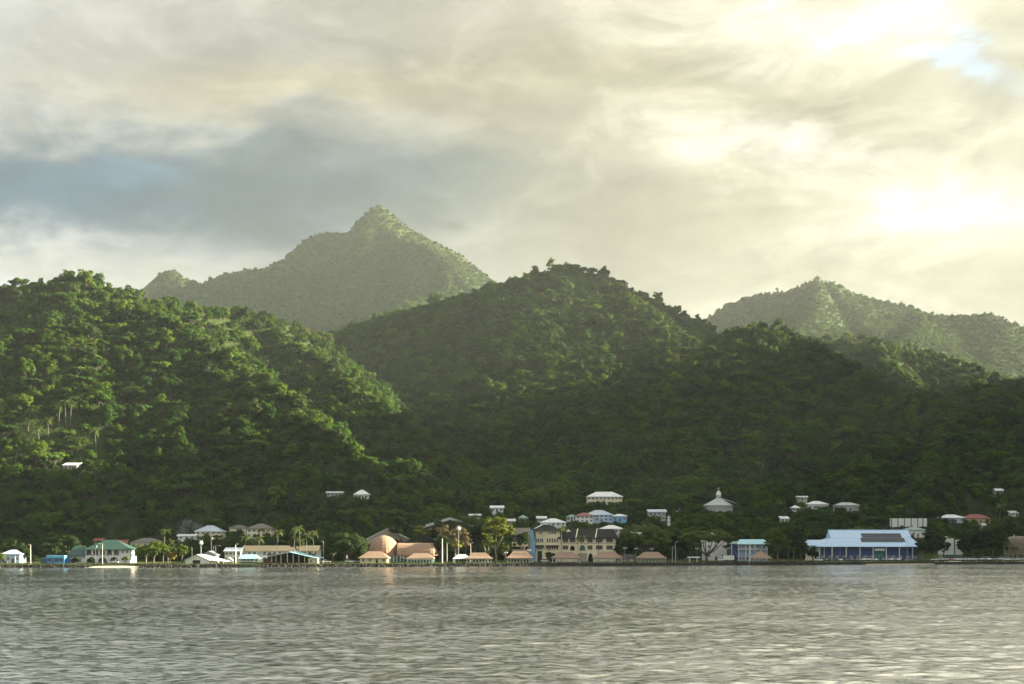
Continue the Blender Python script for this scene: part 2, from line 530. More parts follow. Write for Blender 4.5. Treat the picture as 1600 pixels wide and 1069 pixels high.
tt = np.linspace(-0.43, 0.43, 640)
yy = 96 * (820 / 96.0) ** np.linspace(0, 1, 420)
WX, WY = tt[None, :] * yy[:, None], np.broadcast_to(yy[:, None], (len(yy), len(tt))).copy()
ca, sa = math.cos(rad(14)), math.sin(rad(14))
ru, rv = (WX * ca + WY * sa), (-WX * sa + WY * ca)
wave = 0.05 * vnoise(ru / 6.0, rv / 3.2, 11) + 0.12 * vnoise(ru / 2.6, rv / 1.5, 12) + 0.10 * vnoise(ru / 14, rv / 8, 13)
edge = np.minimum(smoothstep(0, 20, WY - 96), smoothstep(0, 0.03, 0.43 - np.abs(WX / WY)))
WZ = wave * edge
me = grid_mesh('harbour_water', WX, WY, WZ, wm)
link('harbour_water', me, kind='structure', label='grey green harbour water ruffled by wind')
# the same sheet goes on, flat, to both sides and behind the camera
fl = np.array([
    [(-0.43 * 96, 96, 0), (-1400, 96, 0), (-1400, 820, 0), (-0.43 * 820, 820, 0)][::-1],
    [(0.43 * 96, 96, 0), (1900, 96, 0), (1900, 820, 0), (0.43 * 820, 820, 0)],
    [(-1400, -600, 0), (1900, -600, 0), (1900, 96, 0), (-1400, 96, 0)],
], dtype=float)
link('open_water', mesh_np('open_water', fl, (wm,)), kind='structure')

# ------------------------------------------------------------------ foliage
def leaf_mat(name, stops, scale=0.25, trans=0.36, own=0.42, gloss=0.12, land=True):
    """Leaves: colour varies from tree to tree, from branch to branch and over the stand; light passes through them."""
    m = bpy.data.materials.new(name)
    m.use_nodes = True
    g = NT(m.node_tree)
    b = g.n['Principled BSDF']
    rnd = g.node('ShaderNodeObjectInfo').outputs['Random']
    pos = g.node('ShaderNodeNewGeometry').outputs['Position']
    n1 = g.noise(pos, scale, 3, 0.6)
    mixv = g.m('ADD', g.m('MULTIPLY', rnd, own), g.m('MULTIPLY', n1, 1.0 - own))
    if land:
        n2 = g.noise(pos, 0.012, 3, 0.5)
        mixv = g.m('ADD', g.m('MULTIPLY', mixv, 0.7), g.m('MULTIPLY', n2, 0.3))
    col = g.ramp(mixv, stops)
    g.put(b.inputs['Base Color'], col)
    g.put(b.inputs['Roughness'], 0.55)
    g.put(b.inputs['Specular IOR Level'], gloss)
    tr = g.node('ShaderNodeBsdfTranslucent')
    g.put(tr.inputs['Color'], g.mix(1.0, col, (1.25, 1.2, 0.5), 'MULTIPLY'))
    mx = g.node('ShaderNodeMixShader')
    mx.inputs[0].default_value = trans
    g.l.new(b.outputs[0], mx.inputs[1])
    g.l.new(tr.outputs[0], mx.inputs[2])
    g.l.new(mx.outputs[0], g.n['Material Output'].inputs['Surface'])
    return m


L_FOREST = leaf_mat('forest_leaves', [(0.22, (0.016, 0.040, 0.008)), (0.42, (0.036, 0.082, 0.011)), (0.60, (0.074, 0.130, 0.012)), (0.78, (0.140, 0.175, 0.016))])
L_DARK = leaf_mat('dark_leaves', [(0.25, (0.016, 0.034, 0.010)), (0.55, (0.030, 0.055, 0.014)), (0.8, (0.055, 0.085, 0.018))])
L_YELLOW = leaf_mat('yellow_green_leaves', [(0.25, (0.070, 0.105, 0.014)), (0.55, (0.125, 0.150, 0.020)), (0.8, (0.19, 0.19, 0.03))], land=False)
L_GOLD = leaf_mat('golden_leaves', [(0.25, (0.13, 0.13, 0.015)), (0.55, (0.21, 0.18, 0.02)), (0.8, (0.27, 0.21, 0.03))], land=False)
L_OLIVE = leaf_mat('olive_leaves', [(0.25, (0.035, 0.055, 0.016)), (0.55, (0.060, 0.082, 0.022)), (0.8, (0.100, 0.115, 0.035))], land=False)
L_RAIN = leaf_mat('rain_tree_leaves', [(0.25, (0.085, 0.115, 0.026)), (0.55, (0.135, 0.160, 0.038)), (0.8, (0.185, 0.195, 0.055))], land=False)  # olive leaf colours raised to suggest sunlit crown tops
L_BROWN = leaf_mat('bare_brown_twigs', [(0.25, (0.07, 0.055, 0.028)), (0.55, (0.13, 0.10, 0.05)), (0.8, (0.18, 0.14, 0.07))], trans=0.15, land=False)
L_PALM = leaf_mat('palm_leaves', [(0.25, (0.045, 0.075, 0.014)), (0.55, (0.090, 0.115, 0.020)), (0.8, (0.16, 0.16, 0.035))], land=False, gloss=0.5)
BARK = mat('bark', (0.13, 0.105, 0.08), 0.9, 0.3, 2.0)
PALM_BARK = mat('palm_bark', (0.17, 0.15, 0.12), 0.9, 0.25, 2.0)
BARK_PALE = mat('pale_bark', (0.30, 0.27, 0.21), 0.9, 0.25, 2.0)


def unit(v):
    return v / (np.linalg.norm(v, axis=-1, keepdims=True) + 1e-9)


def leaf_quads(rng, P, Nn, size, aspect=0.62):
    """One bent-free leaf spray per point: a small quad, tangent to a direction near the given normal."""
    n = len(P)
    r = unit(rng.normal(size=(n, 3)))
    t = unit(np.cross(Nn, r))
    b = np.cross(Nn, t)
    s = (size * rng.uniform(0.6, 1.35, n))[:, None]
    a = s * rng.uniform(0.75 * aspect, 1.25 * aspect, n)[:, None]
    return np.stack([P - t * s * 0.5, P + b * a * 0.5, P + t * s * 0.5, P - b * a * 0.5], 1)


def crown_quads(rng, rx, ry, rz, clumps=26, per=70, leaf=0.9, clump_r=0.30, top=0.35, flat=0.8, hollow=0.55, ragged=0.16):
    """Leaf sprays gathered in clumps over an uneven crown volume centred on the origin."""
    c = unit(rng.normal(size=(clumps, 3)))
    c[:, 2] = np.abs(c[:, 2]) * (1 - top * 0) - rng.uniform(0, 1, clumps) * (1 - top)
    c = unit(c) * rng.uniform(hollow, 1.0, clumps)[:, None]
    c *= (1 + ragged * rng.normal(size=(clumps, 1)))
    R = np.array([rx, ry, rz])
    cc = c * R * 0.82
    cr = clump_r * (rx + ry) / 2 * rng.uniform(0.65, 1.25, clumps)
    d = unit(rng.normal(size=(clumps, per, 3)))
    d[..., 2] = np.where(rng.uniform(size=(clumps, per)) < 0.7, np.abs(d[..., 2]), d[..., 2])
    rad_ = rng.uniform(0.55, 1.06, (clumps, per, 1))
    P = cc[:, None] + d * rad_ * cr[:, None, None] * np.array([1, 1, flat])
    Nn = unit(d * 0.9 + unit(cc)[:, None] * 0.25 + np.array([0, 0, 0.35]) + rng.normal(size=d.shape) * 0.45)
    return leaf_quads(rng, P.reshape(-1, 3), Nn.reshape(-1, 3), leaf)


def tube_quads(P, R, n=6):
    """Tapered limb along a polyline."""
    P = np.asarray(P, float)
    rings = []
    for i in range(len(P)):
        d = P[min(i + 1, len(P) - 1)] - P[max(i - 1, 0)]
        d = d / (np.linalg.norm(d) + 1e-9)
        u = np.cross(d, [0.31, 0.95, 0.05]); u /= np.linalg.norm(u) + 1e-9
        w = np.cross(d, u)
        th = np.arange(n) * 2 * PI / n
        rings.append(P[i] + R[i] * (np.cos(th)[:, None] * u + np.sin(th)[:, None] * w))
    q = []
    for a, b_ in zip(rings[:-1], rings[1:]):
        for k in range(n):
            q.append([a[k], a[(k + 1) % n], b_[(k + 1) % n], b_[k]])
    return np.array(q)


def trunk_quads(rng, h, r, rx, rz, limbs=5, lean=0.06, fork=0.5):
    top = np.array([rng.normal() * lean * h, rng.normal() * lean * h, h])
    f = top * fork
    out = [tube_quads([(0, 0, -1.5), (0, 0, 0), f * 0.5 + rng.normal(size=3) * 0.02 * h, f], [r * 1.35, r * 1.1, r * 0.85, r * 0.75])]
    for k in range(limbs):
        a = 2 * PI * (k + rng.uniform(-0.3, 0.3)) / limbs
        e = np.array([math.cos(a) * rx * 0.62, math.sin(a) * rx * 0.62, h + rz * rng.uniform(-0.15, 0.4)])
        mid = f * 0.5 + e * 0.5 + np.array([0, 0, -0.08 * h])
        out.append(tube_quads([f * 0.97, mid, e], [r * 0.55, r * 0.36, r * 0.12], 5))
    return np.concatenate(out)


def tree_mesh(seed, h, rx, rz, r=0.35, ry=None, limbs=5, fork=0.55, **kw):
    """(trunk quads, crown quads); the crown is centred at height h."""
    rng = np.random.default_rng(seed)
    cq = crown_quads(rng, rx, ry or rx, rz, **kw) + np.array([0, 0, h])
    return trunk_quads(rng, h, r, rx, rz, limbs, fork=fork), cq


# prototypes of the forest: (trunk mesh, crown mesh), about 13 m tall at scale 1
PROTO = []
for k, (h, rx, rz, kw, lm) in enumerate([
        (5.2, 4.6, 4.0, dict(clumps=30, per=114, leaf=0.65), L_FOREST),
        (6.2, 4.0, 5.0, dict(clumps=34, per=104, leaf=0.61, clump_r=0.32), L_FOREST),
        (6.4, 6.2, 2.3, dict(clumps=30, per=114, leaf=0.65, clump_r=0.24, flat=0.5, top=0.8), L_FOREST),
        (4.6, 4.2, 4.4, dict(clumps=24, per=142, leaf=0.58, clump_r=0.36, ragged=0.24), L_FOREST),
        (5.0, 5.2, 3.4, dict(clumps=36, per=104, leaf=0.65, clump_r=0.26), L_DARK),
        (6.6, 3.4, 5.0, dict(clumps=26, per=114, leaf=0.58, clump_r=0.36), L_FOREST),
        (4.8, 4.8, 3.8, dict(clumps=20, per=161, leaf=0.61, clump_r=0.34, ragged=0.22), L_OLIVE)]):
    t, c = tree_mesh(100 + k, h, rx, rz, **kw)
    PROTO.append((mesh_np('forest_trunk', t, (BARK,)), mesh_np('forest_crown', c, (lm,)), h, rx, rz))


def frond_quads(rng, L=3.6, droop=1.0, up=0.7):
    """A drooping palm leaf: rib with two rows of leaflets."""
    n = 9
    t = np.linspace(0, 1, n)
    x = L * (t - 0.12 * t * t)
    z = up * L * 0.55 * t - droop * L * 0.62 * t * t
    w = 0.62 * np.sin(PI * np.clip(t * 0.9 + 0.1, 0, 1)) ** 0.7 * L / 3.6
    q = []
    for i in range(n - 1):
        a = np.array([x[i], 0, z[i]]); b_ = np.array([x[i + 1], 0, z[i + 1]])
        for s in (-1, 1):
            d1 = np.array([0.25, s * w[i], -0.40 * w[i]]); d2 = np.array([0.25, s * w[i + 1], -0.40 * w[i + 1]])
            m1 = a * 0.35 + b_ * 0.65
            q.append([a, m1, m1 + d2, a + d1 * rng.uniform(0.85, 1.1)])
    q = np.array(q)
    return np.concatenate([q, tube_quads(np.stack([x, 0 * x, z], 1), np.linspace(0.07, 0.02, n), 3)])


_r = np.random.default_rng(5)
FRONDS = [mesh_np('frond', frond_quads(_r, 3.6, d, u), (L_PALM,)) for d, u in ((0.7, 1.2), (1.0, 0.9), (1.35, 0.65), (1.6, 0.15))]


def palm(label, x, y, h, scale=1.0, group=None, lean=(0.6, 0.0), seed=0, n=15, z=None, cat='palm tree'):
    rng = np.random.default_rng(seed + 900)
    z = float(ground_z(x, y)[0]) if z is None else z
    root = link('coconut_palm', None, loc=(x, y, z), label=label, category=cat, group=group)
    t = np.linspace(0, 1, 7)
    P = np.stack([lean[0] * t ** 1.6, lean[1] * t ** 1.6, h * t], 1)
    P[0, 2] = -1.0
    link('trunk', mesh_np('palm_trunk', tube_quads(P, 0.22 - 0.11 * t), (PALM_BARK,)), root)
    for k in range(n):
        a = 2 * PI * (k * 0.382 + rng.uniform(-0.05, 0.05))
        o = link('frond', FRONDS[(k * 4) // n], root, loc=P[-1])
        o.rotation_euler = (rng.uniform(-0.2, 0.2), rng.uniform(-0.12, 0.12), a)
        o.scale = (scale * rng.uniform(0.88, 1.1),) * 3
    return root


def big_tree(name, label, px, D, ytop, ybot, width, kind=L_DARK, group=None, seed=1, trunk_top=None, r=0.5, depth=0.8, cat='tree', bark=None, gz=None, limbs=6, fork=0.55, **kw):
    """A tree by its outline in the photograph: crown from row ytop to ybot, width in photo pixels, at distance D."""
    p = at(px, ybot, D)
    z0 = float(ground_z(p.x, D)[0]) if gz is None else gz
    m = D / F_PX
    zt = CAM_H + (HOR - ytop) * m
    zb = max(CAM_H + (HOR - ybot) * m, z0 + 0.3)
    rz = (zt - zb) / 2
    h = (zt + zb) / 2 - z0
    rx = width * m / 2
    root = link(name, None, loc=(p.x, D, z0), label=label, category=cat, group=group)
    opt = dict(clumps=40, per=70, leaf=0.8, clump_r=0.26)
    opt.update(kw)
    opt['per'] = int(opt['per'] * 1.7)
    opt['clumps'] = int(opt['clumps'] * 1.15)
    t, c = tree_mesh(seed, h, rx, rz, r, ry=rx * depth, limbs=limbs, fork=fork, **opt)
    link('trunk', mesh_np('trunk', t, (bark or BARK,)), root)
    link('crown', mesh_np('crown', c, (kind,)), root)
    return root

# ------------------------------------------------------------------ building kit
class MB:
    """Collects boxes and faces with material slots and links them as one mesh object."""
    def __init__(self):
        self.v, self.f, self.mi = [], [], []

    def face(self, pts, m=0):
        i = len(self.v)
        self.v += [tuple(p) for p in pts]
        self.f.append(tuple(range(i, i + len(pts))))
        self.mi.append(m)

    def box(self, x0, x1, y0, y1, z0, z1, m=0):
        P = [(x0, y0, z0), (x1, y0, z0), (x1, y1, z0), (x0, y1, z0), (x0, y0, z1), (x1, y0, z1), (x1, y1, z1), (x0, y1, z1)]
        i = len(self.v)
        self.v += P
        for f in ((0, 3, 2, 1), (4, 5, 6, 7), (0, 1, 5, 4), (1, 2, 6, 5), (2, 3, 7, 6), (3, 0, 4, 7)):
            self.f.append(tuple(i + k for k in f))
            self.mi.append(m)

    def slab(self, top, th=0.2, m=0):
        """A roof plane or any polygon given thickness downwards."""
        bot = [(p[0], p[1], p[2] - th) for p in top]
        self.face(top, m)
        self.face(bot[::-1], m)
        n = len(top)
        for k in range(n):
            self.face([bot[k], bot[(k + 1) % n], top[(k + 1) % n], top[k]], m)

    def cyl(self, x, y, z0, z1, r0, r1=None, n=8, m=0):
        r1 = r0 if r1 is None else r1
        a = [(x + r0 * math.cos(2 * PI * k / n), y + r0 * math.sin(2 * PI * k / n), z0) for k in range(n)]
        b = [(x + r1 * math.cos(2 * PI * k / n), y + r1 * math.sin(2 * PI * k / n), z1) for k in range(n)]
        for k in range(n):
            self.face([a[k], a[(k + 1) % n], b[(k + 1) % n], b[k]], m)
        self.face(b, m)
        self.face(a[::-1], m)

    def ball(self, x, y, z, r, m=0, sz=1.0, n=8):
        rings = [[(x + r * math.sin(PI * j / 6) * math.cos(2 * PI * k / n), y + r * math.sin(PI * j / 6) * math.sin(2 * PI * k / n), z + sz * r * math.cos(PI * j / 6)) for k in range(n)] for j in range(7)]
        for a, b in zip(rings[:-1], rings[1:]):
            for k in range(n):
                self.face([a[k], b[k], b[(k + 1) % n], a[(k + 1) % n]], m)

    def mesh(self, name, *mats):
        me = bpy.data.meshes.new(name)
        me.from_pydata(self.v, [], self.f)
        for m in mats:
            me.materials.append(m)
        me.polygons.foreach_set('material_index', self.mi)
        me.update()
        return me

    def put(self, name, mats, parent, loc=None, rz=0.0):
        o = link(name, self.mesh(name, *(mats if isinstance(mats, (tuple, list)) else (mats,))), parent, loc)
        if rz:
            o.rotation_euler = (0, 0, rz)
        return o


C_WHITE = mat('white_paint', (0.64, 0.64, 0.60), 0.55, 0.06, stain=(0.45, 0.43, 0.36), stain_amt=0.25)
C_CREAM = mat('cream_paint', (0.70, 0.63, 0.43), 0.7, 0.07, stain=(0.36, 0.32, 0.22), stain_amt=0.3)
C_YELLOW = mat('pale_yellow_paint', (0.62, 0.56, 0.32), 0.7, 0.07, stain=(0.38, 0.33, 0.20), stain_amt=0.25)
C_TAN = mat('tan_paint', (0.56, 0.42, 0.27), 0.7, 0.08, stain=(0.35, 0.25, 0.16), stain_amt=0.25)
C_GREY = mat('grey_render', (0.36, 0.36, 0.34), 0.8, 0.1, stain=(0.2, 0.2, 0.18), stain_amt=0.4)
C_CONC = mat('concrete', (0.34, 0.31, 0.26), 0.85, 0.12, stain=(0.18, 0.16, 0.13), stain_amt=0.5)
C_BLUE = mat('bright_blue_paint', (0.05, 0.25, 0.55), 0.5, 0.08)
C_SKYBLUE = mat('sky_blue_paint', (0.14, 0.38, 0.62), 0.6, 0.08)
C_PALEBLUE = mat('pale_blue_paint', (0.38, 0.50, 0.68), 0.6, 0.08)
C_NAVY = mat('navy_blue_paint', (0.035, 0.07, 0.20), 0.6, 0.12)
C_TEAL = mat('teal_paint', (0.05, 0.19, 0.18), 0.6, 0.15)
C_BROWN = mat('dark_brown_timber', (0.075, 0.042, 0.03), 0.8, 0.2)
C_DARK = mat('dark_interior', (0.022, 0.022, 0.022), 0.9, 0.2)  # near-black: shade of recesses put into the colour, also letters, chassis, joints
C_REDTRIM = mat('red_painted_timber', (0.30, 0.05, 0.03), 0.6, 0.12)
R_WHITE = mat('white_metal_roof', (0.70, 0.70, 0.69), 0.38, 0.05, stain=(0.52, 0.50, 0.46), stain_amt=0.3, spec=0.6)
R_BLUEGREY = mat('blue_grey_metal_roof', (0.42, 0.48, 0.55), 0.38, 0.07, stain=(0.30, 0.32, 0.33), stain_amt=0.3)
R_BLUE = mat('light_blue_metal_roof', (0.44, 0.58, 0.75), 0.40, 0.05, stain=(0.28, 0.42, 0.56), stain_amt=0.3)
R_TEAL = mat('pale_teal_metal_roof', (0.34, 0.58, 0.64), 0.4, 0.06)
R_GREEN = mat('dark_green_metal_roof', (0.022, 0.066, 0.048), 0.6, 0.1, stain=(0.06, 0.13, 0.10), stain_amt=0.3)
R_SAGE = mat('sage_green_metal_roof', (0.20, 0.30, 0.26), 0.5, 0.1)
R_RED = mat('dull_red_metal_roof', (0.26, 0.085, 0.065), 0.55, 0.12, stain=(0.16, 0.07, 0.05), stain_amt=0.4)
R_TERRA = mat('terracotta_shingle_roof', (0.27, 0.180, 0.128), 0.85, 0.2, 2.5, stain=(0.26, 0.15, 0.09), stain_amt=0.4)
R_BROWN = mat('brown_shingle_roof', (0.31, 0.20, 0.13), 0.9, 0.45, 2.6, stain=(0.12, 0.08, 0.05), stain_amt=0.9, stain_scale=1.9)
R_CHAR = mat('charcoal_shingle_roof', (0.032, 0.030, 0.028), 0.95, 0.25, 2.0, spec=0.1, stain=(0.09, 0.08, 0.07), stain_amt=0.3)
R_TAN = mat('tan_shingle_roof', (0.50, 0.38, 0.22), 0.75, 0.12, 2.0, stain=(0.36, 0.27, 0.17), stain_amt=0.3)
R_OLDGREY = mat('weathered_grey_brown_roof', (0.155, 0.140, 0.120), 0.8, 0.25, 1.0, stain=(0.09, 0.08, 0.065), stain_amt=0.5)
R_SLATE = mat('grey_green_slate_roof', (0.36, 0.41, 0.38), 0.5, 0.18, 1.6, stain=(0.17, 0.20, 0.18), stain_amt=0.5)
GLASS = mat('window_glass', (0.030, 0.036, 0.040), 0.12, 0.1, spec=0.5)
C_SCREEN = mat('pale_louvre_glass', (0.24, 0.27, 0.27), 0.4, 0.15)
METAL = mat('galvanised_pole', (0.42, 0.42, 0.40), 0.45, 0.1, metallic=0.4)
C_POLE = mat('pale_concrete_pole', (0.55, 0.53, 0.47), 0.8, 0.1)
TIMBER = mat('grey_timber_pole', (0.15, 0.125, 0.10), 0.9, 0.2)
R_THATCH = mat('weathered_thatch', (0.21, 0.160, 0.115), 0.95, 0.4, 2.2, stain=(0.11, 0.085, 0.06), stain_amt=0.7, stain_scale=1.5)
ROCK = mat('dark_revetment_rock', (0.040, 0.038, 0.032), 0.95, 0.4, 1.5, stain=(0.035, 0.045, 0.02), stain_amt=0.5)
SAND = mat('pale_coral_sand', (0.50, 0.44, 0.32), 0.95, 0.1, 1.0)
ASPHALT = mat('asphalt', (0.055, 0.054, 0.052), 0.95, 0.2, 0.8, spec=0.05)

CLEAR = []               # picture boxes kept free of forest: x0, x1, top, base, distance, depth, share of the height that may be hidden
WIN = {}


def window_mesh(w, h, fm, gm_, bars=0):
    key = (round(w, 2), round(h, 2), fm.name, gm_.name, bars)
    if key not in WIN:
        b = MB()
        t = 0.09
        b.box(-w / 2, w / 2, -0.03, 0.02, 0, h, 1)
        b.box(-w / 2 - t, -w / 2, -0.09, 0.02, -t, h + t)
        b.box(w / 2, w / 2 + t, -0.09, 0.02, -t, h + t)
        b.box(-w / 2, w / 2, -0.09, 0.02, h, h + t)
        b.box(-w / 2, w / 2, -0.11, 0.02, -t, 0)
        for k in range(bars):
            x = -w / 2 + w * (k + 1) / (bars + 1)
            b.box(x - 0.045, x + 0.045, -0.075, -0.03, 0, h)
        WIN[key] = b.mesh('window', fm, gm_)
    return WIN[key]


def window(root, x, y, z, w=1.2, h=1.3, side=0, fm=None, gm_=None, bars=1):
    """side 0: front wall, 1: the wall on +x, -1: the wall on -x, 2: back."""
    o = link('window', window_mesh(w, h, fm or C_WHITE, gm_ or GLASS, bars), root, (x, y, z))
    o.rotation_euler = (0, 0, {0: 0, 1: PI / 2, -1: -PI / 2, 2: PI}[side])
    return o


def door(root, x, y, z, w=1.1, h=2.1, m=None, side=0):
    b = MB()
    b.box(-w / 2, w / 2, -0.05, 0.02, 0, h)
    b.box(-w / 2 - 0.1, -w / 2, -0.09, 0.02, 0, h + 0.1, 1)
    b.box(w / 2, w / 2 + 0.1, -0.09, 0.02, 0, h + 0.1, 1)
    b.box(-w / 2, w / 2, -0.09, 0.02, h, h + 0.1, 1)
    o = b.put('door', (m or C_BROWN, C_WHITE), root, (x, y, z))
    o.rotation_euler = (0, 0, {0: 0, 1: PI / 2, -1: -PI / 2}[side])


def roof_mb(kind, x0, x1, y0, y1, ze, zr, ins=None, th=0.22, curve=0.0, ridge_y=None):
    """Roof shell over a rectangle of eaves. hip, gable (ridge along x), gablef (gable to the front), pyr, shed, flat; curve > 0 flares the eaves."""
    b = MB()
    ym = (y0 + y1) / 2 if ridge_y is None else ridge_y
    xm = (x0 + x1) / 2
    if kind in ('hip', 'pyr', 'gable'):
        if kind == 'gable':
            ins = 0.0
        elif kind == 'pyr':
            ins = (x1 - x0) / 2 - 0.15
        elif ins is None:
            ins = min((y1 - y0) / 2, 0.42 * (x1 - x0))
        E = [(x0, y0, ze), (x1, y0, ze), (x1, y1, ze), (x0, y1, ze)]
        Rg = [(x0 + ins, ym, zr), (x1 - ins, ym, zr)]
        if curve:
            def mid(p, q, t=0.45):
                zz = ze + (zr - ze) * (t - curve)
                return (p[0] + (q[0] - p[0]) * t, p[1] + (q[1] - p[1]) * t, zz)
            Mx = [mid(E[0], Rg[0]), mid(E[1], Rg[1]), mid(E[2], Rg[1]), mid(E[3], Rg[0])]
            for k in range(4):
                b.slab([E[k], E[(k + 1) % 4], Mx[(k + 1) % 4], Mx[k]], th)
            b.slab([Mx[0], Mx[1], Rg[1], Rg[0]], th)
            b.slab([Mx[2], Mx[3], Rg[0], Rg[1]], th)
            b.slab([Mx[1], Mx[2], Rg[1]], th)
            b.slab([Mx[3], Mx[0], Rg[0]], th)
        else:
            b.slab([E[0], E[1], Rg[1], Rg[0]], th)
            b.slab([E[2], E[3], Rg[0], Rg[1]], th)
            if ins > 0:
                b.slab([E[1], E[2], Rg[1]], th)
                b.slab([E[3], E[0], Rg[0]], th)
    elif kind == 'gablef':
        b.slab([(x0, y0, ze), (xm, y0, zr), (xm, y1, zr), (x0, y1, ze)][::-1], th)
        b.slab([(x1, y0, ze), (x1, y1, ze), (xm, y1, zr), (xm, y0, zr)][::-1], th)
    elif kind == 'shed':
        b.slab([(x0, y0, ze), (x1, y0, ze), (x1, y1, zr), (x0, y1, zr)], th)
    elif kind == 'flat':
        b.box(x0, x1, y0, y1, ze, zr)
    return b


def walls_mb(W_, dep, He, kind, zr, ym=None, found=7.0, xin=0.0):
    b = MB()
    x0, x1 = -W_ / 2, W_ / 2
    b.box(x0, x1, 0, dep, -found, He)
    if kind == 'gable':
        m = dep / 2
        b.face([(x0, 0, He), (x0, m, zr - 0.2), (x0, dep, He)])
        b.face([(x1, 0, He), (x1, dep, He), (x1, m, zr - 0.2)])
    elif kind == 'gablef':
        b.face([(x0, 0, He), (x1, 0, He), (0, 0, zr - 0.2)])
        b.face([(x0, dep, He), (0, dep, zr - 0.2), (x1, dep, He)])
    elif kind == 'shed':
        b.face([(x0, 0, He), (x0, dep, He), (x0, dep, zr - 0.2)][::-1])
        b.face([(x1, 0, He), (x1, dep, He), (x1, dep, zr - 0.2)])
        b.face([(x0, dep, He), (x1, dep, He), (x1, dep, zr - 0.2), (x0, dep, zr - 0.2)][::-1])
    return b


def place(px, off=None, yb=None, D=None):
    """Where a thing stands: px column, either off metres behind the waterline or where row yb meets the ground."""
    if D is None:
        D = shore_px(px) + off if off is not None else hit(px, yb)
    x = (px - 800) / F_PX * D
    if off is not None:
        z = GZ
    else:
        z = CAM_H + (HOR - yb) / F_PX * D
    return x, D, z


def pad(x, y, z, w, dep):
    """Levels the slope for a building: cut behind, fill in front."""
    ddx = np.maximum(np.abs(TX - x) - w / 2 - 2, 0)
    ddy = np.maximum(np.maximum(y - 2.5 - TY, TY - (y + dep + 2)), 0)
    w_ = 1 - smoothstep(0, 13, np.hypot(ddx, ddy))
    TZ[:] = TZ * (1 - w_) + (z - 0.12) * w_


def settle_ground():
    hill.data.vertices.foreach_set('co', np.stack([TX, TY, TZ], -1).astype(np.float32).ravel())
    hill.data.update()


def house(label, x0, x1, yr, ye, yb=None, off=None, D=None, depth=9.0, roof='hip', wall=None, rf=None, floors=1, cols=4, over=0.7, rz=0.0,
          name='house', cat='house', group=None, ww=1.2, wh=1.2, ins=None, sides=True, posts=0, fm=None, gm_=None, hide=0.35, dr=True, curve=0.0, bars=1):
    xc = (x0 + x1) / 2
    x, D, z = place(xc, off, yb, D)
    m = D / F_PX
    W_ = (x1 - x0) * m - 2 * over
    He = max(2.2, CAM_H + (HOR - ye) * m - z)
    zr = max(He + 0.4, CAM_H + (HOR - yr) * (D + depth / 2) / F_PX - z) if roof != 'flat' else He + 0.5
    if yb is not None:
        pad(x, D, z, W_, depth)
    root = link(name, None, loc=(x, D, z), label=label, category=cat, group=group)
    root.rotation_euler = (0, 0, rad(rz))
    wall, rf = wall or C_CREAM, rf or R_WHITE
    walls_mb(W_, depth, He - 0.06, roof, zr - 0.05).put('wall', wall, root)
    roof_mb(roof, -W_ / 2 - over, W_ / 2 + over, -over, depth + over, He + 0.05, zr, ins, curve=curve).put('roof', rf, root)
    fh = He / floors
    wh = min(wh, fh * 0.5)
    for f in range(floors):
        zw = f * fh + fh * 0.36
        for c in range(cols):
            xx = -W_ / 2 + W_ * (c + 0.5) / cols
            if f == 0 and dr and c == cols // 2 and cols > 1:
                door(root, xx, 0, 0.05, min(1.1, W_ / cols * 0.7), min(2.1, fh * 0.75))
            else:
                window(root, xx, 0, zw, min(ww, W_ / cols * 0.7), wh, 0, fm, gm_, bars)
        if sides:
            for k in range(2):
                yy_ = depth * (0.28 + 0.44 * k)
                window(root, W_ / 2, yy_, zw, min(ww, depth * 0.3), wh, 1, fm, gm_, bars)
                window(root, -W_ / 2, yy_, zw, min(ww, depth * 0.3), wh, -1, fm, gm_, bars)
    if posts:
        for k in range(posts):
            b = MB()
            xx = -W_ / 2 - over * 0.7 + (W_ + over * 1.4) * k / (posts - 1)
            b.box(xx - 0.12, xx + 0.12, -over * 0.8 - 0.12, -over * 0.8 + 0.12, -2, He - 0.1)
            b.put('post', C_WHITE, root)
    CLEAR.append((x0, x1, yr, yb if yb else HOR - (z - CAM_H) / m, D, depth, min(0.72, hide + 0.25)))
    return root


# ------------------------------------------------------------------ houses on the slopes (columns and rows read off the photograph)
WH, RW = C_WHITE, R_WHITE
house('long white roof of a house alone among trees on the steep dark hill', 97, 122, 722.5, 729.5, yb=733, depth=7, roof='shed', wall=C_GREY, cols=3, hide=0.1)
house('small cream hillside house with a white hip roof, alone above the banyan', 552, 577, 765.5, 772.5, yb=781, depth=8, roof='hip', wall=C_CREAM, cols=4, posts=4, hide=0.2, over=0.9)
house('low white roof glinting through trees beside the small white hip-roofed hill house', 509, 536, 768, 770.5, yb=776, depth=6, roof='gable', wall=C_GREY, cols=4, hide=0.6)
house('two-storey cream house with pale blue-grey gable roof beside the smoke', 303, 348, 821, 830.5, yb=842, depth=11, roof='hip', wall=C_CREAM, rf=R_BLUEGREY, floors=2, cols=5, hide=0.3)
house('low white bungalow half hidden in trees under the smoke', 276, 307, 834.5, 838, yb=844, depth=7, roof='gable', wall=WH, rf=RW, cols=3, hide=0.35)
house('wide two-storey cream house with weathered grey-brown hip roof on the slope', 384, 425, 818, 826, yb=841, depth=12, roof='hip', wall=C_CREAM, rf=R_OLDGREY, floors=2, cols=5, hide=0.25, ww=1.5)
house('low grey-brown roofed wing beside the wide two-storey hill house', 357, 386, 820, 825, yb=838, depth=9, roof='hip', wall=C_CREAM, rf=R_OLDGREY, floors=1, cols=3, hide=0.6)
house('red-roofed house peeping over the green hall roof', 172, 196, 843.5, 850, yb=860, depth=8, roof='shed', wall=C_TAN, rf=R_RED, cols=3, hide=0.5)
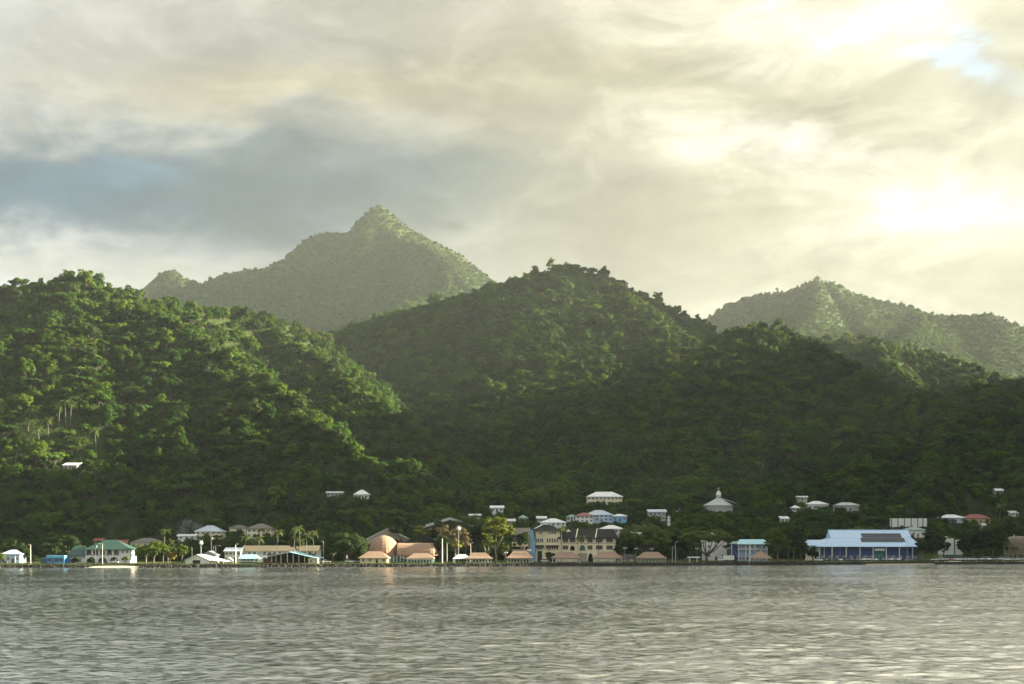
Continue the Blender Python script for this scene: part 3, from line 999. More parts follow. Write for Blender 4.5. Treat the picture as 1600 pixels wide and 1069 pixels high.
house('dark red roof low behind the green hall, mostly in trees', 145, 162, 841, 845, yb=852, depth=7, roof='gable', wall=C_BROWN, rf=R_RED, cols=2, hide=0.5)
house('cream house with old grey roof behind the bright yellow-green tree', 202, 252, 840.5, 848, yb=866, depth=11, roof='hip', wall=C_CREAM, rf=R_OLDGREY, floors=2, cols=5, hide=0.3)
house('two-storey white villa with pale hip roof highest above the town', 916, 974, 768.5, 776, yb=789.5, depth=12, roof='hip', wall=C_CREAM, rf=R_WHITE, floors=2, cols=9, hide=0.12, ww=1.4)
house('pale blue house under a broad light blue-grey hip roof', 914, 959, 797, 804.5, yb=815, depth=12, roof='hip', wall=C_PALEBLUE, rf=R_BLUEGREY, floors=2, cols=6, hide=0.25)
house('white house with a dull red hip roof beside the pale blue house', 898, 929, 801, 806, yb=817, depth=9, roof='hip', wall=WH, rf=R_RED, floors=2, cols=4, hide=0.2)
house('bright blue box house with a small white hip roof', 956, 981, 803, 806.5, yb=816, depth=9, roof='hip', wall=C_SKYBLUE, rf=RW, floors=1, cols=3, hide=0.2)
house('small sage-green roofed house next to the red-roofed white house', 884, 903, 804, 807.5, yb=815, depth=8, roof='hip', wall=WH, rf=R_SAGE, cols=3, hide=0.3)
house('white-roofed house just above the charcoal roof of the big hotel', 936, 976, 820.5, 826.5, yb=834, depth=10, roof='hip', wall=WH, rf=RW, cols=5, hide=0.3, over=1.2)
house('low white flat roof beside the crown of the wide rain tree', 969, 1004, 831, 836.5, yb=842, depth=9, roof='shed', wall=C_GREY, rf=RW, cols=4, hide=0.3)
house('long white metal roof above the tower block of the hotel', 843, 886, 810, 816.5, yb=823, depth=12, roof='hip', wall=WH, rf=RW, cols=5, hide=0.3)
house('grey-blue hip roof directly behind the hotel tower block', 834, 872, 818, 826, yb=834, depth=10, roof='hip', wall=WH, rf=R_BLUEGREY, cols=4, hide=0.3)
house('small white-roofed house standing over the long white roof', 838, 855, 806.5, 810, yb=816, depth=7, roof='gable', wall=C_GREY, rf=RW, cols=3, hide=0.25)
house('tiny white house in the trees above the tall yellow-green tree', 765, 788, 790, 793.5, yb=801, depth=7, roof='gable', wall=WH, rf=RW, cols=3, hide=0.3)
house('low long white roof among dark trees left of the yellow-green tree', 732, 752, 803, 806, yb=811, depth=7, roof='gable', wall=C_GREY, rf=RW, cols=3, hide=0.4)
house('white roof right beside the top of the tall yellow-green tree', 793, 806, 810.5, 815, yb=820, depth=7, roof='shed', wall=WH, rf=RW, cols=2, hide=0.3)
house('grey roofed house deep in trees between two white roofs', 809, 826, 805, 809.5, yb=816, depth=7, roof='hip', wall=C_GREY, rf=R_SAGE, cols=3, hide=0.4)
house('grey shaded house with a thin pale roof behind the wide rain tree', 1012, 1042, 796, 800, yb=814, depth=9, roof='gable', wall=C_GREY, rf=R_BLUEGREY, floors=2, cols=4, hide=0.25)
house('small white hut roof on the slope right of the church', 1219, 1234, 806.5, 811, yb=816, depth=6, roof='shed', wall=WH, rf=RW, cols=2, hide=0.2)
house('tiny white cottage with pointed roof uphill of the white hut', 1236, 1251, 789.5, 793.5, yb=800, depth=6, roof='pyr', wall=WH, rf=RW, cols=2, hide=0.15, over=0.9)
house('topmost speck of white roof on the slope right of the church', 1244, 1263, 775, 777, yb=782, depth=6, roof='gable', wall=C_GREY, rf=RW, cols=3, hide=0.5)
house('white bungalow with white hip roof and dark windows above the market', 1260, 1296, 783, 788, yb=798, depth=10, roof='hip', wall=WH, rf=RW, cols=4, hide=0.25, ww=1.8)
house('grey-green roofed house half behind trees next to the white bungalow', 1305, 1344, 785, 789.5, yb=799, depth=9, roof='hip', wall=C_GREY, rf=R_SLATE, cols=4, hide=0.3)
house('white hip-roofed house beside the red-roofed house on the hill', 1469, 1509, 804, 809, yb=817, depth=10, roof='hip', wall=C_PALEBLUE, rf=RW, cols=4, hide=0.3)
red = house('dull red hip-roofed house with white tanks behind it', 1506, 1549, 803.5, 810, yb=819, depth=10, roof='hip', wall=C_TAN, rf=R_RED, cols=4, hide=0.3)
house('small white shed with a tilted roof below the red-roofed house', 1535, 1543, 818, 821, yb=826, depth=5, roof='shed', wall=WH, rf=RW, cols=1, hide=0.1, over=0.3)
house('white roof alone high at the wooded edge above the thatched dome', 1555, 1569, 763.5, 767, yb=772, depth=6, roof='gable', wall=C_GREY, rf=RW, cols=2, hide=0.2)
house('slanting white roof in the trees over the thatched dome', 1579, 1593, 798, 802, yb=807, depth=6, roof='shed', wall=WH, rf=RW, cols=2, hide=0.2)
house('green-roofed white house at the right end of the blue market', 1415, 1447, 823, 828, yb=840, depth=10, roof='hip', wall=WH, rf=R_SAGE, cols=4, hide=0.3)

# white tanks by the red-roofed house
x, D, z = place(1520, yb=806)
for k in range(2):
    b = MB()
    b.cyl(0, 0, -3, 2.6, 1.15, n=12)
    b.cyl(0, 0, 2.6, 3.0, 1.15, 0.3, n=12)
    t = link('water_tank', b.mesh('water_tank', C_WHITE), loc=(x - 1.4 + 2.7 * k, D + 3 + 0.4 * k, z), label=('white round water tank nearer the pale house behind the red roof', 'white round water tank further from the pale house behind the red roof')[k], category='water tank', group='water tanks')
CLEAR.append((1514, 1526, 798, 806, D + 3, 4, 0.1))

# big slanting roofs behind the dome
def slant_roof(label, xl, yl, xr, yr_, thick, D, rf):
    a, c = at(xl, yl, D), at(xr, yr_, D)
    root = link('large_hall', None, loc=(a.x, D, GZ), label=label, category='hall')
    w, h0, h1 = c.x - a.x, a.z - GZ, c.z - GZ
    th = thick * D / F_PX
    b = MB()
    b.slab([(0, -0.6, h0), (w, -0.6, h1), (w, 14, h1), (0, 14, h0)], 0.3)
    b.slab([(w, -0.6, h1), (2 * w, -0.6, h0), (2 * w, 14, h0), (w, 14, h1)], 0.3)
    b.put('roof', R_WHITE, root)
    b = MB()
    b.face([(0.3, 0, h0 - 0.3 - th), (w, 0, h1 - 0.3 - th), (w, 0, h1 - 0.31), (0.3, 0, h0 - 0.31)])
    b.face([(2 * w - 0.3, 0, h0 - 0.3 - th), (2 * w - 0.3, 0, h0 - 0.31), (w, 0, h1 - 0.31), (w, 0, h1 - 0.3 - th)])
    b.put('gable_panel', rf, root)
    b = MB()
    b.box(0.6, 2 * w - 0.6, 0.3, 13.5, -1, h0 - 0.4)
    b.face([(0.6, 0.3, h0 - 0.4), (2 * w - 0.6, 0.3, h0 - 0.4), (w, 0.3, h1 - 0.6)])
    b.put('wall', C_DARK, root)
    return root


slant_roof('tall tan gable of a hall rising behind the domed shingle roof', 572, 842, 605, 826, 9, 745, C_CONC)
slant_roof('thin white sloping roof edge above the bare brown tree', 655, 823, 703, 808.5, 3, 770, C_WHITE)

# church with a faceted slate roof and a white cupola
x, D, z = place(1126, yb=801)
m = D / F_PX
ch = link('church', None, loc=(x, D, z), label='church with a faceted grey-green roof and a small white cupola', category='church')
n, R0 = 10, 23.0 * m
Hw = (801 - 789) * m
pts = [(R0 * math.sin(2 * PI * (k + 0.5) / n), R0 * (1 - math.cos(2 * PI * (k + 0.5) / n))) for k in range(n)]
b = MB()
for k in range(n):
    p, q = pts[k], pts[(k + 1) % n]
    b.face([(p[0], p[1], -8), (p[0], p[1], Hw), (q[0], q[1], Hw), (q[0], q[1], -8)][::-1])
b.put('wall', C_GREY, ch)
for k in range(n):
    p, q = pts[k], pts[(k + 1) % n]
    mx_, my_ = (p[0] + q[0]) / 2, (p[1] + q[1]) / 2
    o = link('window', window_mesh(1.6, 2.4, C_WHITE, C_SCREEN, 1), ch, (mx_, my_, 0.9))
    o.rotation_euler = (0, 0, math.atan2(q[1] - p[1], q[0] - p[0]) + (PI if (q[0] - p[0]) * 0 > 1 else 0))
b = MB()
Rt, Zt = 4.4 * m, (801 - 778.5) * m + (R0 * (0.0))
Zt = CAM_H + (HOR - 779) * (D + R0) / F_PX - z
Rb = R0 * 1.07
for k in range(n):
    a0, a1 = 2 * PI * (k + 0.5) / n, 2 * PI * (k + 1.5) / n
    b.slab([(Rb * math.sin(a0), R0 - Rb * math.cos(a0), Hw - 0.2), (Rb * math.sin(a1), R0 - Rb * math.cos(a1), Hw - 0.2), (Rt * math.sin(a1), R0 - Rt * math.cos(a1), Zt), (Rt * math.sin(a0), R0 - Rt * math.cos(a0), Zt)], 0.25)
b.put('roof', R_SLATE, ch)
b = MB()
b.slab([(Rt, R0 - 1.2, Zt + 0.25), (Rb * 1.05, R0 - 6, Hw + 1.4), (Rb * 1.35, R0 + 9, Hw + 0.6), (Rt + 2, R0 + 6, Zt - 0.2)], 0.25)
b.put('roof', R_WHITE, ch)  # white slab gives the sunlit roof plane by colour
b = MB()
b.cyl(0, R0, Zt - 1.2, Zt + 2.1, Rt * 0.95, n=8)
b.put('drum', R_SLATE, ch)
b = MB()
z1 = Zt + 2.1
b.cyl(0, R0, z1, z1 + 1.3, Rt * 1.02, Rt * 0.86, n=12)
b.cyl(0, R0, z1 + 1.3, z1 + 2.6, Rt * 0.86, Rt * 0.42, n=12)
b.cyl(0, R0, z1 + 2.6, z1 + 3.3, Rt * 0.42, 0.15, n=12)
cup = b.put('cupola', C_WHITE, ch)
b = MB()
b.cyl(0, R0, z1 + 3.2, z1 + 4.9, 0.12, n=6)
b.box(-0.65, 0.65, R0 - 0.12, R0 + 0.12, z1 + 4.1, z1 + 4.4)
b.ball(0, R0, z1 + 4.95, 0.28)
b.put('finial', C_WHITE, cup)
CLEAR.append((1099, 1156, 764, 801, D, 2 * R0, 0.1))

# slim white tower of three stacked panels
x, D, z = place(1045, yb=823)
m = D / F_PX
tw = link('white_tower', None, loc=(x, D, z), label='slim white tower of stacked panels above the wide rain tree', category='tower')
b = MB(); b.box(-0.25, 0.25, 0.4, 1.0, -3, 7.0); b.put('mast', METAL, tw)
for zz, hh in ((0.5, 2.2), (3.0, 1.9), (5.2, 1.0)):
    b = MB(); b.box(-0.9, 0.9, -0.4, 0.4, zz, zz + hh); b.put('panel', C_WHITE, tw)
CLEAR.append((1041, 1049, 803, 822, D, 3, 0.05))

# white retaining wall in panels, above the market roof
x, D, z = place(1418, yb=822.5)
m = D / F_PX
rw = link('retaining_wall', None, loc=(x, D, z), label='white retaining wall of upright panels on the slope above the market', category='retaining wall')
edges = [1390, 1393, 1403, 1413, 1423.5, 1434, 1442, 1449]
for a, c in zip(edges[:-1], edges[1:]):
    xa, xb = (a - 1418) * m + 0.28, (c - 1418) * m - 0.28
    b = MB(); b.box(xa, xb, -0.15, 0.35, -2.0, (822.5 - 810) * m); b.put('panel', C_WHITE, rw)
for a in edges[1:-1]:
    b = MB(); b.box((a - 1418) * m - 0.27, (a - 1418) * m + 0.27, -0.02, 0.5, -2.0, (822.5 - 810) * m - 0.15); b.put('post', C_DARK, rw)  # near-black strips stand for the dark gaps between panels
CLEAR.append((1390, 1449, 809, 822, D, 3, 0.15))
pad(x, D, z, 24, 2)
sight = (np.abs(TX - x) < 22) & (TY < D - 1) & (TY > D - 70)
TZ[:] = np.where(sight, np.minimum(TZ, CAM_H + (HOR - 823.5) / F_PX * TY), TZ)

# guard rail of the hillside road
for lab, xa, xb, yb_ in (('pale guard rail of the hillside road left of the church', 1056, 1097, 800.5),):
    x, D, z = place((xa + xb) / 2, yb=yb_)
    L = (xb - xa) * D / F_PX
    gr = link('guard_rail', None, loc=(x, D, z), label=lab, category='guard rail')
    b = MB(); b.box(-L / 2, L / 2, -0.1, 0.1, 0.45, 0.95); b.put('rail', METAL, gr)
    for k in range(8):
        b = MB(); xx = -L / 2 + L * k / 7; b.box(xx - 0.1, xx + 0.1, 0.1, 0.3, -2, 0.9); b.put('post', METAL, gr)
    CLEAR.append((xa, xb, 797, 801, D, 2, 0.1))

# ------------------------------------------------------------------ waterfront buildings
def spot(px, off):
    D = shore_px(px) + off
    return (px - 800) / F_PX * D, D, D / F_PX


def zrow(row, D):
    """Height above the waterfront level of a photo row at distance D."""
    return CAM_H + (HOR - row) * D / F_PX - GZ


house('pale blue-grey shore house with hip roof at the very edge of the photo', 0, 33, 858.5, 866, off=34, depth=9, wall=C_PALEBLUE, rf=R_BLUEGREY, cols=4, hide=0, posts=5)

# bright blue kiosk
x, D, m = spot(87, 20)
k_ = link('blue_kiosk', None, loc=(x, D, GZ), label='bright blue flat-roofed kiosk beside the green-roofed hall', category='kiosk')
b = MB(); b.box(-4.0, 4.1, 0, 5, -1, zrow(869, D)); b.put('wall', C_BLUE, k_)
b = MB(); b.box(-4.3, 4.4, -0.9, 5.4, zrow(871.6, D), zrow(868, D)); b.put('fascia', C_SKYBLUE, k_)
b = MB(); b.box(-7.2, -4.05, 0.5, 4.5, -1, zrow(873, D)); b.put('annex', C_NAVY, k_)
b = MB(); b.box(4.15, 7.0, 0.8, 4.5, -1, zrow(873.5, D)); b.put('side_room', C_NAVY, k_)
b = MB(); b.box(-7.5, -4.35, 0.2, 4.8, zrow(873, D), zrow(872.3, D)); b.put('awning', C_SKYBLUE, k_)
for xx in (-2.7, 0.2, 2.6):
    window(k_, xx, 0, 1.0, 1.8, 1.1, 0, C_BLUE)
door(k_, -1.2, 0, 0, 0.9, 2.0, C_NAVY)


def arch_wall(x0, x1, arches, ztop, zbot, y, th):
    """Wall from x0 to x1 pierced by arches (centre, half width, springing height, rise)."""
    xs_ = {x0, x1}
    for c, w, sp, rise in arches:
        for k in range(13):
            xs_.add(c + w * math.cos(PI * k / 12))
    xs_ = sorted(xs_)

    def bot(xm, xq):
        for c, w, sp, rise in arches:
            if c - w < xm < c + w:
                t = min(1, abs(xq - c) / w)
                return sp + rise * math.sqrt(max(0, 1 - t * t))
        return zbot
    b = MB()
    for a, c in zip(xs_[:-1], xs_[1:]):
        if c - a < 1e-5:
            continue
        mm = (a + c) / 2
        za, zc = bot(mm, a), bot(mm, c)
        b.face([(a, y, za), (c, y, zc), (c, y, ztop), (a, y, ztop)])
        b.face([(a, y + th, za), (a, y + th, ztop), (c, y + th, ztop), (c, y + th, zc)])
        b.face([(a, y, za), (a, y + th, za), (c, y + th, zc), (c, y, zc)])
    for c, w, sp, rise in arches:
        for s in (-1, 1):
            b.face([(c + s * w, y, zbot), (c + s * w, y + th, zbot), (c + s * w, y + th, sp), (c + s * w, y, sp)])
    b.face([(x0, y, zbot), (x0, y, ztop), (x0, y + th, ztop), (x0, y + th, zbot)])
    b.face([(x1, y, zbot), (x1, y + th, zbot), (x1, y + th, ztop), (x1, y, ztop)])
    return b


# green-roofed hall with two storeys of white arches
x, D, m = spot(160, 24)
gh = link('green_roofed_hall', None, loc=(x, D, GZ), label='white two-storey arcaded hall under a dark green hip roof', category='hall')
X = lambda px: (px - 160) * m
ztop, zmid = zrow(858.6, D), zrow(867.4, D)
xl, xr, xe = X(133.5), X(187), X(203)
aw = (xr - xl) / 3
arch_wall(xl, xr, [(xl + aw * (k + 0.5), aw * 0.42, 0.15, zmid * 0.72) for k in range(3)], zmid, -1, 0, 0.45).put('lower_arcade', C_WHITE, gh)
aw2 = (xr - xl) / 5
arch_wall(xl, xr, [(xl + aw2 * (k + 0.5), aw2 * 0.38, zmid + 1.15, (ztop - zmid) * 0.52) for k in range(5)], ztop, zmid + 0.06, 0.02, 0.4).put('upper_arcade', C_WHITE, gh)
b = MB(); b.box(xl, xr, -0.15, 0.5, zmid - 0.02, zmid + 0.10); b.put('floor_band', C_BROWN, gh)
b = MB(); b.box(xl, xr, 2.8, 12, -1, ztop - 0.1); b.box(xl, xl + 0.3, 0.5, 2.8, -1, ztop - 0.1); b.put('inner_wall', C_GREY, gh)
b = MB(); b.box(xr + 0.002, xe, 0, 12, -1, ztop - 0.05); b.put('wall', C_WHITE, gh)
for k in range(7):
    xx = xl + (xr - xl) * (k + 0.5) / 7
    window(gh, xx, 2.8, zmid + 1.0, 1.1, 1.4)
    window(gh, xx, 2.8, 0.9, 1.1, 1.5)
for xx in (xr + 1.6, xr + 3.6):
    window(gh, xx, 0, zmid + 0.9, 0.9, 1.3)
for yy_ in (3, 8):
    window(gh, xe, yy_, zmid + 0.9, 1.0, 1.3, 1); window(gh, xe, yy_, 0.9, 1.0, 1.3, 1)
roof_mb('hip', xl - 0.9, X(206), -1.2, 13, ztop, zrow(843.5, D + 6), 9.0).put('roof', R_GREEN, gh)
xa, xb = X(103), xl - 0.01
zw_ = zrow(868.6, D)
b = MB(); b.box(xa + 1.0, xb, 1.5, 11, -1, zw_); b.put('wing_wall', C_WHITE, gh)
roof_mb('hip', xa, xb + 0.5, 0.2, 12, zw_ + 0.02, zrow(852.6, D + 6), 2.5).put('wing_roof', R_GREEN, gh)
window(gh, xa + 6.0, 1.5, 0.7, 1.7, 1.8); window(gh, xa + 2.5, 1.5, 0.8, 0.9, 1.2)
door(gh, xa + 4.0, 1.5, 0, 1.0, 2.0)

# white boathouse with gable front and red base
x, D, m = spot(308, 12)
bh = link('boathouse', None, loc=(x, D, GZ), label='white gable-fronted boathouse with a dark opening and red base', category='boathouse')
W2 = 18.5 * m
ze, zr = zrow(875.5, D), zrow(866.5, D)
zb_ = -1.6
b = MB()
for a, c in ((-W2, -7.5 * m), (5.0 * m, W2)):
    b.box(a, c, 0, 0.3, zb_ + 0.9, ze)
b.face([(-W2, 0, ze), (W2, 0, ze), (0, 0, zr - 0.25)])
b.box(-7.5 * m, 5 * m, 0, 0.3, zrow(874.6, D) - 0.2, ze)
b.put('front_wall', C_WHITE, bh)
b = MB(); b.box(-W2, -7.5 * m, -0.06, 0.36, zb_, zb_ + 0.88); b.box(5.0 * m, W2, -0.06, 0.36, zb_, zb_ + 0.88); b.put('base_band', C_REDTRIM, bh)
b = MB(); b.box(-W2 + 0.1, -W2 + 0.3, 0.3, 16, zb_, ze); b.box(W2 - 0.3, W2 - 0.1, 0.3, 16, zb_, ze - 0.1); b.box(-W2 + 0.3, W2 - 0.3, 15.7, 16, zb_, ze); b.put('side_wall', C_WHITE, bh)
b = MB(); b.box(-7.4 * m, 4.9 * m, 1.2, 1.35, zb_, zrow(875, D)); b.put('opening_backing', C_BROWN, bh)  # dark brown sheet set in the opening to read as its shaded inside
roof_mb('gablef', -W2 - 0.5, W2 + 0.5, -0.7, 16.5, ze, zr).put('roof', R_WHITE, bh)
b = MB()
b.slab([(W2 + 0.55, 0.5, ze + 0.1), (W2 + 7.2, 0.5, ze - 0.6), (W2 + 7.2, 15, ze - 0.6), (W2 * 0.1, 15, zr - 0.1)], 0.2); b.put('side_roof', R_WHITE, bh)
b = MB()
for k in range(4):
    xx = W2 + 1.0 + 1.9 * k
    b = MB(); b.box(xx - 0.13, xx + 0.13, 0.7, 0.96, zb_, ze - 0.25); b.put('post', C_WHITE, bh)
b = MB(); b.box(W2 + 0.1, W2 + 3.4, 0.8, 4, zb_, zb_ + 2.6); b.put('porch_wall', C_TAN, bh)
house('small grey gable roof showing just above the white boathouse roof', 314, 339, 861, 867.5, off=34, depth=8, roof='gablef', wall=C_GREY, rf=R_BLUEGREY, cols=3, hide=0)

# white garden canopy right of the boathouse
x, D, m = spot(357, 14)
gc = link('white_canopy', None, loc=(x, D, GZ), label='low white canopy between the boathouse and the white lamp post', category='canopy')
roof_mb('gablef', -1.8, 1.8, 0, 4, 1.6, 2.9).put('roof', R_WHITE, gc)
for sx in (-1.6, 1.6):
    for yy_ in (0.3, 3.6):
        b = MB(); b.box(sx - 0.08, sx + 0.08, yy_ - 0.08, yy_ + 0.08, -0.5, 1.6); b.put('post', C_WHITE, gc)

# long tan-roofed two-storey building
lb = house('long two-storey white building with a tan roof behind the palms', 376, 498, 852.5, 861, off=62, depth=14, roof='gable', wall=C_WHITE, rf=R_TAN, floors=2, cols=15, hide=0, ww=1.3, name='long_building', cat='building')
house('white end block with a pale roof joined to the long tan-roofed building', 349, 378, 855.5, 861.5, off=56, depth=12, roof='gable', wall=C_WHITE, rf=R_BLUEGREY, floors=2, cols=4, hide=0, name='end_block', cat='building')
x, D, m = spot(388, 30)
tc = link('teal_shelter', None, loc=(x, D, GZ), label='open shelter with a pale teal roof and white posts before the long building', category='shelter')
roof_mb('hip', -5.4, 5.0, 0, 8, zrow(873, D), zrow(866.5, D), 2.0).put('roof', R_TEAL, tc)
for k in range(6):
    b = MB(); xx = -5.0 + 1.94 * k; b.box(xx - 0.11, xx + 0.11, 0.3, 0.52, -0.5, zrow(873, D)); b.put('post', C_WHITE, tc)
b = MB(); b.box(-4.6, 4.4, 4, 4.3, -0.5, zrow(873, D) - 0.2); b.put('back_wall', C_TEAL, tc)
b = MB(); b.box(-4.8, 4.6, 0.7, 0.8, 0.5, 1.0); b.put('rail', C_WHITE, tc)

# wide low open hall
x, D, m = spot(447, 10)
oh = link('open_hall', None, loc=(x, D, GZ), label='wide low open hall with a shallow gable roof on the water edge', category='hall')
X = lambda px: (px - 447) * m
ze, zr = zrow(873.6, D), zrow(862.2, D)
x0_, xm_, x1_ = X(398), X(452), X(497)
b = MB()
b.slab([(x0_, -1.0, ze), (xm_, -1.0, zr), (xm_, 18, zr + 0.2), (x0_ - 3, 18, ze + 0.2)], 0.25)
b.put('roof', R_WHITE, oh)
b = MB()
b.slab([(xm_ + 0.02, -1.0, zr), (x1_, -1.0, ze + 0.3), (x1_ + 1, 18, ze + 0.5), (xm_ + 0.02, 18, zr + 0.2)], 0.25)
b.put('roof', R_TEAL, oh)
b = MB(); b.face([(x0_ + 5, 3, ze - 0.0), (x1_ - 3, 3, ze - 0.0), (xm_, 3, zr - 0.35)]); b.put('gable_panel', C_DARK, oh)  # dark sheet stands in for the shade inside the open gable
b = MB(); b.box(x0_ + 4, X(424), 0.2, 0.4, -1.6, ze); b.box(x0_ + 4, x1_ - 3, 12, 12.3, -1.6, zr - 1.2); b.put('wall', C_BROWN, oh)
b = MB(); b.box(X(481.5), X(496.5), 0, 10, -1.6, zrow(871.8, D)); b.put('end_room', C_TAN, oh)
window(oh, X(486), 0, 0.6, 1.2, 1.0, 0); window(oh, X(496.5), 5, 0.6, 1.4, 1.0, 1)
for px_ in (424.5, 431, 439, 449, 458, 467, 476):
    b = MB(); b.box(X(px_) - 0.14, X(px_) + 0.14, 0.0, 0.28, -1.6, ze + (zr - ze) * (1 - abs(px_ - 452) / 54) - 0.35); b.put('post', C_CREAM, oh)
b = MB(); b.box(X(424), X(481), -0.1, 0.05, -1.6, 0.5); b.put('parapet', C_BROWN, oh)

# assembly house: shingled dome and long barrel roof
x, D, m = spot(627, 26)
fh = link('assembly_house', None, loc=(x, D, GZ), label='assembly house with a brown shingled dome and a long barrel roof', category='assembly hall')
X = lambda px: (px - 627) * m
cx_, R1 = X(597), 24.0 * m
zb0, za = zrow(868.5, D), zrow(836.5, D + 9)
b = MB()
NR, NA = 9, 24
prof = [(1.0, 0.0), (0.99, 0.2), (0.95, 0.40), (0.88, 0.56), (0.77, 0.71), (0.60, 0.84), (0.40, 0.925), (0.2, 0.98), (0.03, 1.0)]
rings = []
for r_, h_ in prof:
    rings.append([(cx_ + R1 * r_ * math.cos(2 * PI * k / NA) * (1.0 if r_ < 1 else 1), 10 + 9.5 * r_ * math.sin(2 * PI * k / NA), zb0 + (za - zb0) * h_) for k in range(NA)])
for a, c in zip(rings[:-1], rings[1:]):
    for k in range(NA):
        b.face([a[k], a[(k + 1) % NA], c[(k + 1) % NA], c[k]])
b.face(rings[0][::-1]); b.face(rings[-1])
b.put('dome_roof', R_BROWN, fh)
b = MB()
xa, xb = X(619.5), X(672)
zt = zrow(848.5, D + 8)
prof2 = [(1.0, 0.0), (1.0, 0.16), (0.94, 0.40), (0.80, 0.64), (0.60, 0.83), (0.34, 0.95), (0.0, 1.0)]
sec = [(10 - 8.5 * r_, zb0 + (zt - zb0) * h_) for r_, h_ in prof2] + [(10 + 8.5 * r_, zb0 + (zt - zb0) * h_) for r_, h_ in prof2[-2::-1]]
stations = [(xa, 1.0, 1.0), (xb, 1.0, 1.0), (xb + 1.6, 0.95, 0.97), (xb + 2.7, 0.80, 0.85), (xb + 3.3, 0.52, 0.62), (xb + 3.5, 0.2, 0.3)]
ringz = [[(sx, 10 + (y_ - 10) * sw, zb0 + (z_ - zb0) * sh) for y_, z_ in sec] for sx, sw, sh in stations]
for a, c in zip(ringz[:-1], ringz[1:]):
    for k in range(len(sec) - 1):
        b.face([a[k], c[k], c[k + 1], a[k + 1]])
b.face(ringz[0]); b.face([r_[0] for r_ in ringz] + [r_[-1] for r_ in ringz[::-1]])
b.put('barrel_roof', R_BROWN, fh)
b = MB(); b.box(X(603), X(676), 4, 15, -0.5, zb0 + 0.05); b.put('inner_wall', C_TEAL, fh)
for k in range(15):
    xx = X(604) + (X(677) - X(604)) * k / 14
    b = MB(); b.box(xx - 0.17, xx + 0.17, 2.2, 2.5, -0.5, zb0 + 0.02); b.put('post', C_WHITE, fh)
for k in range(10):
    window(fh, X(606) + 2.2 * k, 4, 0.9, 1.2, 1.6, 0, C_TEAL)
b = MB(); b.slab([(X(625), 0.2, zb0 - 0.6), (X(634), 0.2, zb0 - 1.2), (X(634), 3.5, zb0 - 1.2), (X(625), 3.5, zb0 - 0.6)], 0.2); b.put('porch_roof', R_WHITE, fh)

house('pale yellow house with a terracotta hip roof before the dome', 559.5, 607.5, 861.5, 872.2, off=13, depth=11, roof='hip', wall=C_YELLOW, rf=R_TERRA, cols=4, hide=0, over=0.9, ins=4.2)
x, D, m = spot(656.5, 14)
ar = link('arcaded_annex', None, loc=(x, D, GZ), label='white-posted teal annex with a terracotta hip roof under the barrel roof', category='annex')
zz = zrow(872.6, D)
b = MB(); b.box(-5.6, 5.6, 1.5, 8, -0.5, zz - 0.05); b.put('wall', C_TEAL, ar)
roof_mb('hip', -6.9, 6.9, -0.6, 9.4, zz, zrow(864.5, D + 4), 3.6).put('roof', R_TERRA, ar)
b = MB(); b.box(-6.2, 6.2, -0.1, 0.15, zz - 0.75, zz - 0.23); b.put('beam', C_WHITE, ar)
for k in range(9):
    b = MB(); xx = -6.0 + 1.5 * k; b.box(xx - 0.16, xx + 0.16, -0.12, 0.18, -0.5, zz - 0.76); b.put('post', C_WHITE, ar)
for k in range(6):
    window(ar, -4.6 + 1.85 * k, 1.5, 0.8, 1.0, 1.3, 0, C_TEAL)

# waterfront pavilions
PAV = [(748, 727, 770, 863.5, 872.6, 'with a white tent at its side'), (812.5, 791, 834.5, 861, 872, 'in front of the blue tiled column'), (885, 861.5, 909, 862.3, 871.8, 'in front of the hotel tower block'),
       (950, 926, 974, 862, 871.8, 'in front of the right end of the hotel'), (1018.5, 995, 1042, 862.4, 871.8, 'beside the double lamp posts under the rain tree')]
PH = [R_TERRA]
for i, (pc, a, c, yr_, ye_, where) in enumerate(PAV):
    x, D, m = spot(pc, 9)
    pv = link('pavilion', None, loc=(x, D, GZ), label='open pavilion with terracotta hip roof ' + where, category='pavilion', group='open pavilions along the sea wall')
    w = (c - a) * m / 2
    zz = zrow(ye_, D)
    rf_ = roof_mb('hip', -w, w, -0.8, 8.8, zz, zrow(yr_, D + 4), w * 0.52, curve=0.09)
    rf_.put('roof', R_TERRA, pv)
    b = MB(); b.box(-w + 0.5, w - 0.5, -0.2, 0.1, zz - 0.5, zz - 0.24); b.box(-w + 0.5, w - 0.5, 7.9, 8.2, zz - 0.5, zz - 0.24); b.put('beam', C_WHITE, pv)
    n_ = 9
    for k in range(n_):
        for yy_ in (0.0, 7.8):
            b = MB(); xx = -w + 0.8 + (2 * w - 1.6) * k / (n_ - 1); b.box(xx - 0.14, xx + 0.14, yy_ - 0.1, yy_ + 0.18, -0.5, zz - 0.5); b.put('post', C_WHITE, pv)
    b = MB(); b.box(-w + 0.6, w - 0.6, -0.3, 8.3, -0.6, 0.22); b.put('floor_slab', C_CONC, pv)
    for k in range(3):
        b = MB(); xx = -w * 0.55 + w * 0.55 * k; b.box(xx - 0.9, xx + 0.9, 3.6, 4.4, 0.66, 0.74); b.box(xx - 0.1, xx + 0.1, 3.9, 4.1, 0.22, 0.66); b.put('table', C_TEAL if i != 4 else C_CREAM, pv)
    if i == 1:
        b = MB()
        for k in range(11):
            xx = -w * 0.4 + w * 0.8 * k / 10
            b.box(xx - 0.09, xx + 0.09, 2.2, 2.4, zz + 1.6, zz + 2.1)
        b.put('roof_letters', C_DARK, pv)

